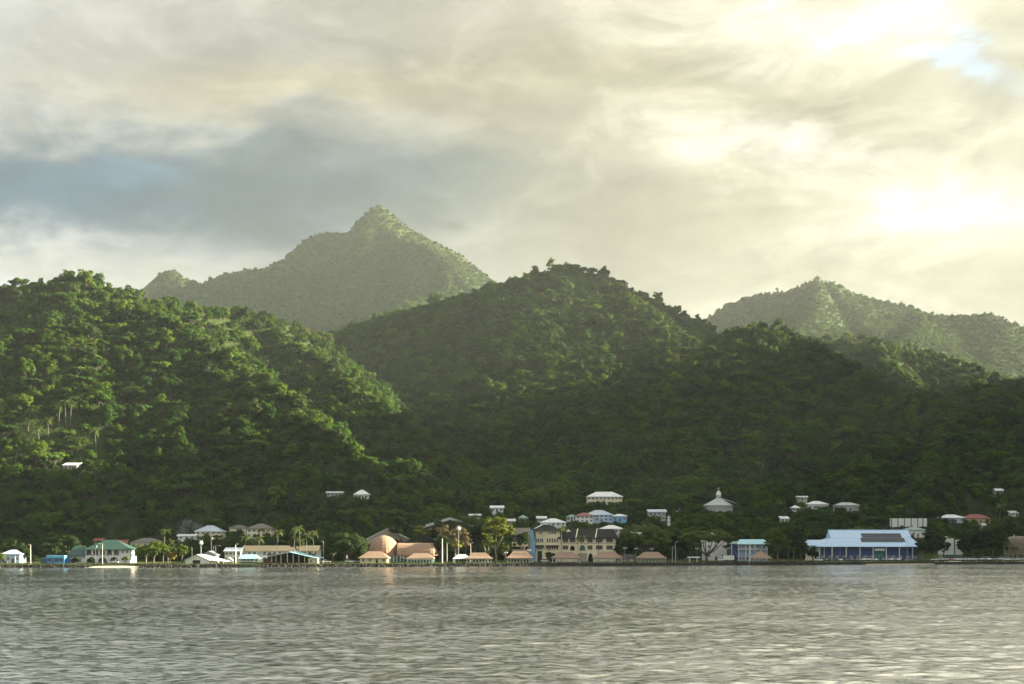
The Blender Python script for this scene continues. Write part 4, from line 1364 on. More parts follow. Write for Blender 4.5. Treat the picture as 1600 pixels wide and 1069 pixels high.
# round pavilion with a pointed roof
x, D, m = spot(1191, 9)
rp = link('round_pavilion', None, loc=(x, D, GZ), label='pointed-roof round pavilion in front of the teal-roofed building', category='pavilion')
w = 19.0 * m
zz = zrow(872.4, D)
b = MB()
for k in range(8):
    a0, a1 = 2 * PI * (k + 0.5) / 8, 2 * PI * (k + 1.5) / 8
    b.slab([(w * math.sin(a0), 5 - w * math.cos(a0), zz), (w * math.sin(a1), 5 - w * math.cos(a1), zz), (0.15 * math.sin(a1), 5 - 0.15 * math.cos(a1), zrow(860.5, D + 5)), (0.15 * math.sin(a0), 5 - 0.15 * math.cos(a0), zrow(860.5, D + 5))], 0.2)
b.put('roof', R_TERRA, rp)
for k in range(8):
    a0 = 2 * PI * (k + 0.5) / 8
    b = MB(); b.cyl(w * 0.72 * math.sin(a0), 5 - w * 0.72 * math.cos(a0), -0.5, zz + 0.3, 0.17); b.put('post', C_TAN, rp)
b = MB(); b.cyl(0, 5, -0.6, 0.2, w * 0.8, n=8); b.put('floor_slab', C_CONC, rp)
b = MB(); b.cyl(0, 5, 0.2, 0.9, 0.35, n=8); b.cyl(0, 5, 0.9, 1.0, 1.4, n=10); b.put('table', C_TAN, rp)

# white tent
x, D, m = spot(722, 16)
tn = link('white_tent', None, loc=(x, D, GZ), label='white tent canopy tucked against the first pavilion', category='tent')
roof_mb('hip', -15 * m, 13 * m, 0, 8, zrow(873.0, D), zrow(866.3, D + 4), 2.6).put('roof', R_WHITE, tn)
for sx in (-14.3 * m, 12.3 * m):
    for yy_ in (0.3, 7.6):
        b = MB(); b.box(sx - 0.08, sx + 0.08, yy_ - 0.08, yy_ + 0.08, -0.5, zrow(873, D)); b.put('post', C_WHITE, tn)
b = MB(); b.box(-14.4 * m, -10.5 * m, 0.2, 0.26, -0.2, zrow(873.3, D)); b.put('side_flap', C_WHITE, tn)

# concrete hall with the blue tiled column
x, D, m = spot(818, 44)
cb = link('concrete_hall', None, loc=(x, D, GZ), label='concrete building with a tan upper band and a blue tiled column', category='building')
X = lambda px: (px - 818) * m
b = MB(); b.box(X(800), X(829), 0, 12, zrow(836.5, D), zrow(825, D)); b.put('upper_band', C_CONC, cb)
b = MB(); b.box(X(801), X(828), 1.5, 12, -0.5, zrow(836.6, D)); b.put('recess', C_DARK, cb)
b = MB(); b.box(X(800), X(828), 0.2, 2.2, zrow(854, D), zrow(847, D)); b.put('balcony_band', C_CREAM, cb)
b = MB(); b.box(X(800), X(828), 0.4, 2.0, zrow(865, D), zrow(858.5, D)); b.put('lower_band', C_CONC, cb)
for px_ in (804, 812, 820):
    window(cb, X(px_), 1.5, zrow(845.5, D), 2.0, 1.8, 0, C_BROWN)
b = MB(); b.box(X(825.5), X(829.5), -0.5, 1.5, -0.5, zrow(836.6, D)); b.put('pier', R_TERRA, cb)
TILE = mat('blue_mosaic_tile', (0.15, 0.30, 0.44), 0.45, 0.65, 2.2, stain=(0.30, 0.42, 0.48), stain_amt=0.8, stain_scale=1.2)
b = MB()
for p, q, s0, s1 in ((826.5, 833.0, 864, 858), ):
    pass
P0 = [(X(829.0), -0.8, -0.5), (X(837), -0.8, -0.5), (X(837), 3, -0.5), (X(829.0), 3, -0.5)]
P1 = [(X(828.2), -0.8, zrow(840, D)), (X(836.2), -0.8, zrow(846, D)), (X(836.2), 3, zrow(846, D)), (X(828.2), 3, zrow(840, D))]
P2 = [(X(826.8), -0.8, zrow(829.5, D)), (X(832.5), -0.8, zrow(827.5, D)), (X(832.5), 3, zrow(827.5, D)), (X(826.8), 3, zrow(829.5, D))]
for A_, B_ in ((P0, P1), (P1, P2)):
    for k in range(4):
        b.face([A_[k], A_[(k + 1) % 4], B_[(k + 1) % 4], B_[k]])
b.face(P2)
b.put('tiled_column', TILE, cb)

# cream hotel with charcoal roofs
x, D, m = spot(895, 40)
ho_ = link('hotel', None, loc=(x, D, GZ), label='large cream hotel with charcoal roofs, a tower block and arched openings', category='hotel')
X = lambda px: (px - 895) * m
zt0 = zrow(829.0, D)
b = MB(); b.box(X(837), X(875), 0, 13, -0.5, zt0); b.put('tower_wall', C_CREAM, ho_)
roof_mb('hip', X(831.5), X(878), -1.5, 14.5, zt0 + 0.02, zrow(819.5, D + 6.5), 6.2).put('tower_roof', R_CHAR, ho_)
b = MB(); b.box(X(850.6), X(852.4), -0.35, 0.0, -0.5, zt0 - 0.02); b.put('pier', C_CREAM, ho_)
for px_ in (840, 846):
    for k in range(2):
        window(ho_, X(px_ + 0.2) + 0.0 + (k - 0.5) * 0.9, 0, zrow(847.5, D), 0.65, 1.95, 0, C_CREAM, GLASS, 0)
for k in range(3):
    window(ho_, X(842.5 + 2.0 * k), 0, zrow(834.3, D), 0.5, 1.0, 0, C_CREAM, GLASS, 0)
    window(ho_, X(859 + 3.9 * k), 0, zrow(834.3, D), 0.75, 1.0, 0, C_CREAM, GLASS, 0)
for k in range(5):
    window(ho_, X(855.5 + 3.8 * k), 0, zrow(847.5, D), 0.78, 2.0, 0, C_CREAM, GLASS, 0)
    window(ho_, X(855.5 + 3.8 * k), 0, zrow(858.8, D), 0.78, 1.6, 0, C_CREAM, GLASS, 0)
for k in range(4):
    window(ho_, X(840.3 + 2.3 * k), 0, zrow(858.8, D), 0.55, 1.6, 0, C_CREAM, GLASS, 0)
for a, c in ((836.5, 850), (852.6, 873)):
    b = MB(); b.slab([(X(a), -1.3, zrow(855.0, D)), (X(c), -1.3, zrow(855.0, D)), (X(c), 0, zrow(852.0, D)), (X(a), 0, zrow(852.0, D))], 0.15); b.put('awning', R_CHAR, ho_)
b = MB(); b.box(X(840), X(847), -0.06, 0.05, -0.5, zrow(861, D)); b.put('entrance', C_DARK, ho_)
b = MB(); b.box(X(854), X(868), -0.06, 0.05, -0.5, zrow(864.5, D)); b.put('shopfront', C_DARK, ho_)
zt1 = zrow(840.8, D)
arches = [(X(894.5), 3.6 * m, zrow(858.5, D), 1.5), (X(910), 4.4 * m, zrow(858.5, D), 1.7), (X(923), 4.2 * m, 0.2, zrow(864.5, D) - 0.2)]
b = arch_wall(X(875) + 0.01, X(962), [(arches[2][0], arches[2][1], arches[2][2], arches[2][3])], zrow(860.5, D), -0.5, 0.6, 0.5); b.put('ground_wall', C_CREAM, ho_)
b = arch_wall(X(875) + 0.01, X(962), [(a_[0], a_[1], a_[2] + 0.4, a_[3]) for a_ in arches[:2]], zt1, zrow(860.5, D) + 0.004, 0.6, 0.5); b.put('upper_wall', C_CREAM, ho_)
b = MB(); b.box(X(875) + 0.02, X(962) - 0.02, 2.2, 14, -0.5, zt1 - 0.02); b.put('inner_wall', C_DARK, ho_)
b = MB(); b.box(X(906), X(914.2), 2.0, 2.15, zrow(862, D), zrow(853.5, D)); b.put('green_shutter', C_TEAL, ho_)
b = MB(); b.box(X(903.5), X(917.5), 0.25, 0.6, -0.5, zrow(864.5, D)); b.put('stone_wall', C_CONC, ho_)
b = MB(); b.box(X(962) - 0.35, X(962), 1.1, 14, -0.5, zt1); b.put('end_wall', C_CREAM, ho_)
for grp, n_, w_ in ((883.5, 4, 0.5), (894.5, 4, 0.5), (922, 3, 0.62), (936.5, 4, 0.66), (952.5, 4, 0.62)):
    for k in range(n_):
        xx = X(grp) + (k - (n_ - 1) / 2) * (w_ + 0.22)
        window(ho_, xx, 0.6, zrow(847.3, D), w_, 1.9, 0, C_BROWN, GLASS, 0)
        if grp != 894.5:
            window(ho_, xx, 0.6, zrow(858.5, D), w_, 1.9, 0, C_BROWN, GLASS, 0)
for k in range(3):
    window(ho_, X(909 + 0) + (k - 1) * 0.9, 0.6, zrow(847.3, D), 0.6, 1.9, 0, C_BROWN, GLASS, 0)
b = MB(); b.box(X(875) + 0.02, X(962), 0.5, 0.62, zrow(849.2, D), zrow(848.6, D)); b.put('string_course', C_BROWN, ho_)
zr1 = zrow(826.6, D + 7)
roof_mb('hip', X(871), X(966.5), -1.0, 15, zt1 + 0.02, zr1, 2.2).put('wing_roof', R_CHAR, ho_)
for px_ in (899, 929.5):
    b = MB(); b.slab([(X(px_), -0.9, zt1 + 0.35), (X(px_) + 0.5, -0.9, zt1 + 0.35), (X(px_ + 4) + 0.5, 6.8, zr1 + 0.28), (X(px_ + 4), 6.8, zr1 + 0.28)], 0.3); b.put('roof_rib', C_CREAM, ho_)
b = MB(); b.face([(X(884.5), 2.5, zrow(831, D)), (X(893), 2.5, zrow(831, D)), (X(888.5), 2.5, zrow(826.4, D))]); b.face([(X(884.5), 2.5, zrow(831, D)), (X(888.5), 2.5, zrow(826.4, D)), (X(888.5), 6.5, zrow(826.4, D))]); b.face([(X(893), 2.5, zrow(831, D)), (X(888.5), 6.5, zrow(826.4, D)), (X(888.5), 2.5, zrow(826.4, D))]); b.put('dormer', C_CREAM, ho_)
for px_ in (851.3, 903, 935):
    b = MB(); b.cyl(X(px_), 0.42, -0.5, zt1 if px_ > 880 else zt0 - 0.5, 0.10); b.put('downpipe', C_BROWN, ho_)
house('small tan lean-to at the right foot of the hotel behind the pavilion', 969, 993, 866.0, 870.0, off=38, depth=6, roof='shed', wall=C_TAN, rf=R_OLDGREY, cols=5, hide=0)

# white facade seen through the second rain tree
house('white church front glimpsed through the spreading boughs of the rain tree', 1100, 1138, 831, 846, off=64, depth=14, roof='gablef', wall=C_WHITE, rf=R_WHITE, floors=2, cols=3, hide=0, name='white_church_front', cat='church')
# teal-roofed two-storey building with blue stairs
x, D, m = spot(1172, 36)
tb = link('verandah_building', None, loc=(x, D, GZ), label='two-storey blue building with a pale teal roof and white verandah posts', category='building')
X = lambda px: (px - 1172) * m
zt, z2 = zrow(850.2, D), zrow(858.3, D)
b = MB(); b.box(X(1154), X(1200), 2.5, 11, -0.5, zt); b.put('wall', C_PALEBLUE, tb)
b = MB()
roof_mb('hip', X(1151.5), X(1204), 0, 12.5, zt + 0.02, zrow(842.8, D + 6), 2.6).put('roof', R_TEAL, tb)
roof_mb('hip', X(1142.5), X(1160), 1.2, 9, zrow(849.5, D), zrow(845.8, D), 2.0).put('porch_roof', R_SAGE, tb)
b = MB(); b.box(X(1154), X(1200), 0.4, 2.5, z2 - 0.3, z2); b.put('balcony_floor', C_WHITE, tb)
b = MB(); b.box(X(1154), X(1190), 0.4, 0.5, z2 + 0.55, z2 + 0.75); b.put('balcony_rail', C_WHITE, tb)
for px_ in (1143.5, 1154.2, 1165.5, 1172.5, 1180.2, 1189.5, 1199):
    b = MB(); b.box(X(px_) - 0.18, X(px_) + 0.18, 0.3, 0.66, -0.5, zt); b.put('post', C_WHITE, tb)
for px_ in (1158, 1163, 1169, 1176.5, 1184, 1190, 1195):
    window(tb, X(px_), 2.5, z2 + 0.5, 1.1, 1.5, 0, C_WHITE); window(tb, X(px_), 2.5, 0.7, 1.1, 1.4, 0, C_WHITE)
b = MB()
b.slab([(X(1144), 0.7, z2), (X(1154), 0.7, 0.6), (X(1154), 2.2, 0.6), (X(1144), 2.2, z2)], 0.3); b.put('staircase', C_NAVY, tb)
b = MB(); b.slab([(X(1144), 0.5, z2 + 1.0), (X(1154), 0.5, 1.6), (X(1154), 0.6, 1.6), (X(1144), 0.6, z2 + 1.0)], 0.15); b.put('stair_rail', C_WHITE, tb)
b = MB(); b.box(X(1143.8), X(1153.9), 2.6, 8, -0.5, zt - 0.4); b.put('stair_wall', C_NAVY, tb)

# blue market hall
x, D, m = spot(1358, 40)
mk = link('blue_market', None, loc=(x, D, GZ), label='long market hall with a light blue two-tier roof and solar panels', category='market hall')
X = lambda px: (px - 1358) * m
zt = zrow(854.0, D)
zk = zrow(840.5, D + 5)
zrd = zrow(828.2, D + 12)
b = MB(); b.box(X(1283), X(1436), 3.0, 22, -0.5, zt - 0.05); b.put('wall', C_NAVY, mk)
b = MB()
b.slab([(X(1275), -0.6, zt), (X(1441), -0.6, zt), (X(1429), 6, zk), (X(1302), 6, zk)], 0.25)
b.slab([(X(1441), -0.6, zt), (X(1441), 24, zt), (X(1429), 18, zk), (X(1429), 6, zk)], 0.25)
b.slab([(X(1275), 24, zt), (X(1275), -0.6, zt), (X(1302), 6, zk), (X(1302), 18, zk)], 0.25)
b.put('lower_roof', R_BLUE, mk)
b = MB()
b.slab([(X(1301.5), 5.9, zk + 0.06), (X(1428.5), 5.9, zk + 0.06), (X(1428.5), 12, zrd), (X(1301.5), 12, zrd)], 0.25)
b.slab([(X(1428.5), 18, zk), (X(1301.5), 18, zk), (X(1301.5), 12, zrd), (X(1428.5), 12, zrd)], 0.25)
b.face([(X(1302), 6, zk), (X(1302), 12, zrd - 0.3), (X(1302), 18, zk)]); b.face([(X(1428), 6, zk), (X(1428), 18, zk), (X(1428), 12, zrd - 0.3)])
b.put('upper_roof', R_BLUE, mk)
b = MB(); b.box(X(1301.5), X(1428.5), 11.8, 12.2, zrd + 0.02, zrd + 0.22); b.put('ridge_cap', R_BLUE, mk)
SOLAR = mat('solar_panel_glass', (0.020, 0.024, 0.034), 0.25, 0.15)
FRAME = mat('grey_panel_frame', (0.20, 0.20, 0.22), 0.5, 0.1)
ncol = 22
sol = None
for r_ in range(2):
    for c_ in range(ncol):
        if r_ == 1 and c_ in (0, ncol - 1):
            continue
        w_ = (X(1417) - X(1348)) / ncol
        if r_ < 1:
            ya, yb_, zA, zB = 3.4 + 0.04, 5.9, None, None
            t0, t1 = (2.6 + 0.6) / 6.6, (5.85 + 0.6) / 6.6
            zA, zB = zt + (zk - zt) * t0 + 0.08, zt + (zk - zt) * t1 + 0.10
            ya = 2.6; yb_ = 5.85
        else:
            ya, yb_ = 5.93, 9.2
            zA, zB = zk + 0.06 + (zrd - zk) * (ya - 5.9) / 6.1 + 0.10, zk + 0.06 + (zrd - zk) * (yb_ - 5.9) / 6.1 + 0.10
        if sol is None or r_ != sol[0]:
            b = MB()
            b.slab([(0.05, 0, 0), (w_ - 0.05, 0, 0), (w_ - 0.05, yb_ - ya, zB - zA), (0.05, yb_ - ya, zB - zA)], 0.05)
            b.slab([(0, -0.04, -0.03), (w_ - 0.01, -0.04, -0.03), (w_ - 0.01, yb_ - ya + 0.02, zB - zA - 0.03), (0, yb_ - ya + 0.02, zB - zA - 0.03)], 0.05, 1)
            sol = (r_, b.mesh('solar_panel', SOLAR, FRAME))
        link('solar_panel', sol[1], mk, (X(1348) + w_ * c_, ya, zA))
for px_ in (1281, 1300.5, 1322.5, 1344, 1364.5, 1385, 1405.5, 1426):
    b = MB(); b.box(X(px_) - 0.22, X(px_) + 0.22, 0.2, 0.64, -0.5, zt - 0.2); b.put('post', C_WHITE, mk)
    b = MB(); b.slab([(X(px_) - 0.9, 0.3, zt - 0.25), (X(px_) + 0.9, 0.3, zt - 0.25), (X(px_) + 0.2, 0.3, zt - 1.1), (X(px_) - 0.2, 0.3, zt - 1.1)], 0.05); b.put('bracket', C_WHITE, mk)
for k in range(14):
    window(mk, X(1288) + (X(1432) - X(1288)) * k / 13, 3.0, 1.1, 1.7, 1.3, 0, C_WHITE, C_SCREEN)
b = MB(); b.box(X(1367.5), X(1383), 0.8, 1.0, zrow(861, D), zrow(857, D)); b.put('sign_board', C_WHITE, mk)
b = MB(); b.box(X(1368), X(1383), 2.9, 3.05, -0.3, zrow(863, D)); b.put('entrance', C_TEAL, mk)
x, D, m = spot(1282, 50)
an = link('market_annex', None, loc=(x, D, GZ), label='lower blue-roofed annex at the left end of the market', category='annex')
X = lambda px: (px - 1282) * m
zt = zrow(852.3, D)
b = MB(); b.box(X(1264), X(1300), 1.5, 9, -0.5, zt - 0.05); b.put('wall', C_WHITE, an)
roof_mb('hip', X(1257), X(1308), -0.4, 10, zt, zrow(843.6, D + 5), 2.0).put('roof', R_BLUE, an)
for px_ in (1266, 1277, 1288):
    b = MB(); b.box(X(px_) - 0.2, X(px_) + 0.2, 0.2, 0.5, -0.5, zt); b.put('post', C_WHITE, an)
for px_ in (1270, 1276, 1283):
    window(an, X(px_), 1.5, zt - 2.2, 1.4, 1.2, 0, C_NAVY); window(an, X(px_), 1.5, 0.8, 1.4, 1.2, 0, C_NAVY)
b = MB(); b.box(X(1258), X(1272), -0.6, -0.4, -0.4, 1.6); b.put('yard_fence', C_CREAM, an)

# tall blank white wall between the dark trees
x, D, m = spot(1490, 52)
ww_ = link('white_gable_building', None, loc=(x, D, GZ), label='tall blank white building wall between two dark trees', category='building')
X = lambda px: (px - 1490) * m
b = MB(); b.box(X(1474), X(1490.6), 0, 10, 2.8, zrow(841.5, D)); b.put('wall', C_WHITE, ww_)
b = MB(); b.box(X(1493), X(1506), 0.6, 10, 2.8, zrow(843.5, D)); b.put('side_wall', C_WHITE, ww_)
b = MB(); b.box(X(1490.7), X(1492.9), 1.0, 9, -0.5, zrow(842, D)); b.put('joint', C_DARK, ww_)
b = MB(); b.box(X(1474), X(1506), -1.5, 9, 2.35, 2.78); b.put('canopy', C_TEAL, ww_)
b = MB(); b.box(X(1475), X(1505), 0.5, 9, -0.5, 2.34); b.put('ground_floor', C_GREY, ww_)
for px_ in (1478, 1484, 1498, 1503):
    window(ww_, X(px_), 0.5, 0.5, 1.6, 1.4)
b = MB(); b.box(X(1470), X(1482), 1, 4, zrow(839.2, D), zrow(838.2, D)); b.put('roof', R_WHITE, ww_)
for px_ in (1473, 1476, 1480.5):
    b = MB(); b.box(X(px_) - 0.12, X(px_) + 0.12, 1.2, 1.5, zrow(841.5, D), zrow(839.2, D)); b.put('roof_post', C_WHITE, ww_)

# thatched dome at the end of the waterfront
x, D, m = spot(1597, 34)
td = link('thatched_dome', None, loc=(x, D, GZ), label='big brown thatched dome house at the right end of the waterfront', category='round house')
b = MB()
R1 = 21 * m
za, zb0 = zrow(837.5, D + 6), zrow(867.5, D)
prof = [(1.0, 0.0), (1.0, 0.2), (0.99, 0.45), (0.95, 0.66), (0.85, 0.84), (0.66, 0.94), (0.4, 0.99), (0.03, 1.0)]
rings = [[(R1 * r_ * math.cos(2 * PI * k / 20) + (2.5 if math.cos(2 * PI * k / 20) > 0 else -2.5) * 0, 7 + 6.8 * r_ * math.sin(2 * PI * k / 20), zb0 + (za - zb0) * h_) for k in range(20)] for r_, h_ in prof]
for a, c in zip(rings[:-1], rings[1:]):
    for k in range(20):
        b.face([a[k], a[(k + 1) % 20], c[(k + 1) % 20], c[k]])
b.face(rings[0][::-1]); b.face(rings[-1])
b.put('roof', R_THATCH, td)
for k in range(14):
    a0 = 2 * PI * k / 14
    b = MB(); b.cyl(R1 * 0.9 * math.cos(a0), 7 + 6.0 * math.sin(a0), -0.5, zb0 + 0.1, 0.2); b.put('post', C_WHITE, td)
b = MB(); b.cyl(-2, 7, za - 0.1, za + 0.9, 0.25); b.put('finial', C_WHITE, td)
b = MB(); b.cyl(0, 7, -0.6, 0.3, R1, n=16); b.put('floor_slab', C_CONC, td)

settle_ground()

# ------------------------------------------------------------------ trees of the waterfront, each one read off the photograph
def wt(name, label, px, off, ytop, ybot, width, kind, seed, **kw):
    return big_tree(name, label, px, shore_px(px) + off, ytop, ybot, width, kind, seed=seed, **kw)


wt('banyan_tree', 'huge dark banyan tree, its crown like a block, left of the dome', 541, 20, 831, 876, 78, L_DARK, 11, clumps=130, per=150, leaf=0.5, clump_r=0.17, r=1.1, hollow=0.82, ragged=0.05)
wt('bright_tree', 'spreading bright yellow-green tree beside the green-roofed hall', 240, 22, 845, 873, 52, L_YELLOW, 12, clumps=54, per=80, leaf=0.7, clump_r=0.2, r=0.45)
wt('golden_bush', 'golden yellow shrub right of the bright yellow-green tree', 266, 16, 858, 878, 22, L_GOLD, 13, clumps=26, per=70, leaf=0.6, r=0.2)
wt('bright_tree', 'slim light green tree between the golden shrub and the boathouse', 285, 14, 847, 876, 21, L_YELLOW, 14, clumps=30, per=70, leaf=0.65, r=0.3)
wt('dark_tree', 'dark tree behind the golden shrub, below the smoke', 262, 44, 838, 872, 24, L_OLIVE, 15, clumps=34, per=70, leaf=0.75)
wt('shore_shrub', 'yellow-green bush on the little beach before the arcaded hall', 195, 12, 869, 882, 13, L_YELLOW, 16, clumps=18, per=60, leaf=0.45, r=0.12)
wt('shore_shrub', 'small dark bush beside the concrete lamp post near the blue kiosk', 56, 7, 870, 883, 11, L_OLIVE, 17, clumps=16, per=60, leaf=0.5, r=0.12)
wt('shore_shrub', 'green bush at the edge of the photo before the pale house', 2, 10, 861, 882, 16, L_YELLOW, 18, clumps=22, per=60, leaf=0.55, r=0.15)
wt('dark_shrub', 'low dark shrubs against the white wing of the green hall', 118, 10, 872, 880, 20, L_DARK, 19, clumps=18, per=60, leaf=0.5, r=0.15)
wt('dark_shrub', 'dark shrub under the arches of the green-roofed hall', 143, 12, 873, 880, 14, L_DARK, 20, clumps=16, per=60, leaf=0.5, r=0.12)
wt('gold_topped_tree', 'tall olive tree with a pale golden top over the barrel roof', 634, 62, 805, 850, 62, L_OLIVE, 21, clumps=60, per=90, leaf=0.8, clump_r=0.22, r=0.6, flat=0.55)
wt('gold_topped_tree', 'lower olive tree reaching right from behind the barrel roof', 656, 56, 819, 850, 36, L_YELLOW, 22, clumps=40, per=80, leaf=0.75, flat=0.55)
wt('bare_tree', 'domed brown almost leafless tree behind the white poles', 711, 40, 818, 868, 66, L_BROWN, 23, clumps=80, per=70, leaf=0.55, clump_r=0.16, r=0.5, hollow=0.6, bark=BARK_PALE, limbs=9)
wt('yellow_tree', 'small yellow-leaved tree in front of the bare brown tree', 712, 30, 840, 866, 26, L_YELLOW, 24, clumps=22, per=60, leaf=0.6, hollow=0.4)
wt('dark_tree', 'dark broad tree filling the gap behind the first pavilion', 742, 52, 811, 870, 48, L_DARK, 25, clumps=50, per=80, leaf=0.8)
wt('olive_tree', 'olive tree hiding the far half of the thin white sloping roof', 730, 70, 804, 860, 56, L_OLIVE, 43, clumps=50, per=80, leaf=0.75)
wt('dark_tree', 'dark leafy tree under the thin white sloping roof', 688, 58, 814, 862, 46, L_DARK, 26, clumps=46, per=80, leaf=0.8)
wt('yellow_green_tree', 'tallest yellow-green tree with pale trunks behind the second pavilion', 776, 44, 803, 852, 56, L_YELLOW, 27, clumps=64, per=85, leaf=0.75, clump_r=0.21, r=0.5, bark=BARK_PALE, limbs=7, fork=0.35)
wt('hanging_tree', 'drooping light green tree on pale stems by the first pavilion', 762, 32, 830, 868, 28, L_YELLOW, 28, clumps=30, per=60, leaf=0.6, bark=BARK_PALE, fork=0.3)
wt('clipped_tree', 'small round dark tree between the first and second pavilion', 788, 16, 845, 874, 17, L_OLIVE, 29, clumps=30, per=70, leaf=0.45, hollow=0.8, ragged=0.05, r=0.2)
wt('dark_tree', 'dark ragged tree before the recess of the concrete building', 816, 30, 830, 862, 24, L_DARK, 30, clumps=30, per=70, leaf=0.7)
wt('dark_shrub', 'dark tree clump at the foot of the hotel tower entrance', 857, 28, 859, 876, 12, L_OLIVE, 31, clumps=18, per=60, leaf=0.5, r=0.15)
wt('rain_tree', 'wide umbrella-shaped rain tree right of the hotel', 1006, 46, 815, 868, 98, L_RAIN, 32, clumps=120, per=85, leaf=0.75, clump_r=0.14, r=0.8, hollow=0.72, ragged=0.06, limbs=10, flat=0.6, fork=0.35)
wt('rain_tree', 'spreading rain tree with open boughs beside the box truck', 1104, 34, 826, 856, 98, L_RAIN, 33, clumps=110, per=80, leaf=0.75, clump_r=0.13, r=0.8, hollow=0.72, ragged=0.06, limbs=9, flat=0.5, fork=0.25)
wt('dark_tree', 'dim tree under the gap between the two rain trees', 1058, 56, 828, 872, 40, L_DARK, 34, clumps=40, per=70, leaf=0.8)
wt('light_green_tree', 'fresh green tree right of the verandah building', 1214, 24, 822, 872, 46, L_YELLOW, 35, clumps=54, per=80, leaf=0.7, clump_r=0.2)
wt('dark_tree', 'rounded dark tree rising behind the fresh green tree', 1232, 48, 816, 862, 42, L_DARK, 36, clumps=46, per=80, leaf=0.75)
wt('dark_tree', 'small compact dark tree before the market annex', 1252, 26, 843, 876, 28, L_DARK, 37, clumps=36, per=80, leaf=0.6)
wt('dark_tree', 'dark cone-shaped tree at the right end of the market', 1458, 28, 825, 879, 40, L_DARK, 38, clumps=60, per=80, leaf=0.7)
wt('dark_tree', 'broad dark tree left half of the pair beside the thatched dome', 1518, 26, 820, 878, 40, L_DARK, 39, clumps=60, per=80, leaf=0.75)
wt('dark_tree', 'broad dark tree nearest the thatched dome', 1553, 30, 815, 876, 54, L_DARK, 40, clumps=70, per=80, leaf=0.75)
wt('dark_tree', 'dark tree behind the white end block and lamp post', 362, 80, 838, 870, 26, L_DARK, 41, clumps=30, per=70, leaf=0.8)
wt('blossom_tree', 'pale yellow-topped tree on the steep hill right of the lone white roof', 241, 150, 742, 775, 26, L_GOLD, 42, clumps=26, per=80, leaf=0.7)
for i, (px, off, yt, yb_, w, lab) in enumerate([
        (22, 60, 845, 878, 44, 'dark tree behind the pale blue-grey shore house'), (74, 50, 842, 876, 40, 'dark tree rising behind the blue kiosk'),
        (108, 58, 835, 868, 40, 'dark tree over the wing roof of the green hall'), (312, 66, 848, 874, 26, 'dark tree behind the white boathouse'),
        (336, 74, 842, 872, 34, 'dark tree over the small grey gable roof'), (585, 74, 838, 872, 36, 'dark tree between the banyan and the dome'),
        (868, 66, 826, 860, 30, 'dark tree behind the hotel tower roof'), (985, 70, 838, 874, 30, 'dark tree at the right end wall of the hotel'),
        (1160, 66, 830, 864, 40, 'dark tree behind the teal verandah roof'), (1282, 78, 822, 856, 40, 'dark tree behind the blue market annex'),
        (690, 30, 836, 872, 30, 'dark tree between the thick white pole and the hall'), (972, 32, 842, 873, 26, 'dark tree hugging the right corner of the hotel'), (1041, 30, 848, 875, 26, 'dark tree behind the last terracotta pavilion'),
        (1150, 52, 832, 872, 36, 'dark tree left behind the blue staircase'), (1240, 42, 824, 872, 40, 'dark tree between the fresh green tree and the annex'), (1270, 20, 853, 877, 18, 'small dark tree before the annex fence'), (1441, 24, 838, 878, 24, 'dark tree touching the right eave of the market'),
        (1474, 40, 832, 874, 22, 'dark tree left of the blank white wall'), (1505, 36, 834, 874, 20, 'dark tree right of the blank white wall'), (1536, 32, 818, 876, 44, 'dark tree filling the gap of the broad pair'), (38, 40, 852, 879, 24, 'dark tree behind the thick concrete lamp post'),
        (206, 32, 853, 876, 20, 'dark tree at the lit corner of the green hall'), (228, 40, 850, 876, 26, 'dark tree behind the bright spreading tree'), (520, 44, 842, 876, 30, 'dark tree left behind the banyan'), (845, 60, 832, 866, 24, 'dark tree behind the tiled column'),
        (1590, 70, 822, 866, 40, 'dark tree behind the thatched dome')]):
    wt('dark_tree', lab, px, off, yt, yb_, w, L_DARK, 60 + i, clumps=36, per=75, leaf=0.85)

# coconut palms
PALMS = [(382, 34, 12.5, 'coconut palm nearest the white lamp post'), (406, 36, 12.0, 'coconut palm before the middle of the tan roof'), (432, 30, 15.5, 'tall coconut palm left of the open hall gable'),
         (411, 70, 16.5, 'coconut palm standing behind the long tan roof'), (459, 40, 16.5, 'coconut palm in the thick clump over the open hall'), (470, 44, 17.5, 'tallest coconut palm of the clump over the open hall'),
         (478, 38, 14.0, 'right-leaning coconut palm of the clump over the open hall'), (491, 30, 15.0, 'coconut palm over the tan end room of the open hall'), (255, 40, 16.0, 'coconut palm behind the bright yellow-green tree'),
         (878, 24, 17.0, 'coconut palm between the hotel tower and wing'), (907, 24, 12.5, 'coconut palm before the middle of the hotel wing'), (1578, 20, 9.5, 'short palm at the left foot of the thatched dome'), (1585, 22, 7.0, 'lowest palm beside the thatched dome')]
for i, (px, off, h, lab) in enumerate(PALMS):
    x, D, m = spot(px, off)
    palm(lab, x, D, h, 1.0, 'coconut palms of the waterfront', ((-1) ** i * (0.5 + 0.25 * (i % 3)), 0.3), seed=i, z=GZ)
wt('round_tree', 'round olive tree among the palms over the open hall', 465, 48, 836, 862, 26, L_OLIVE, 55, clumps=34, per=70, leaf=0.7)
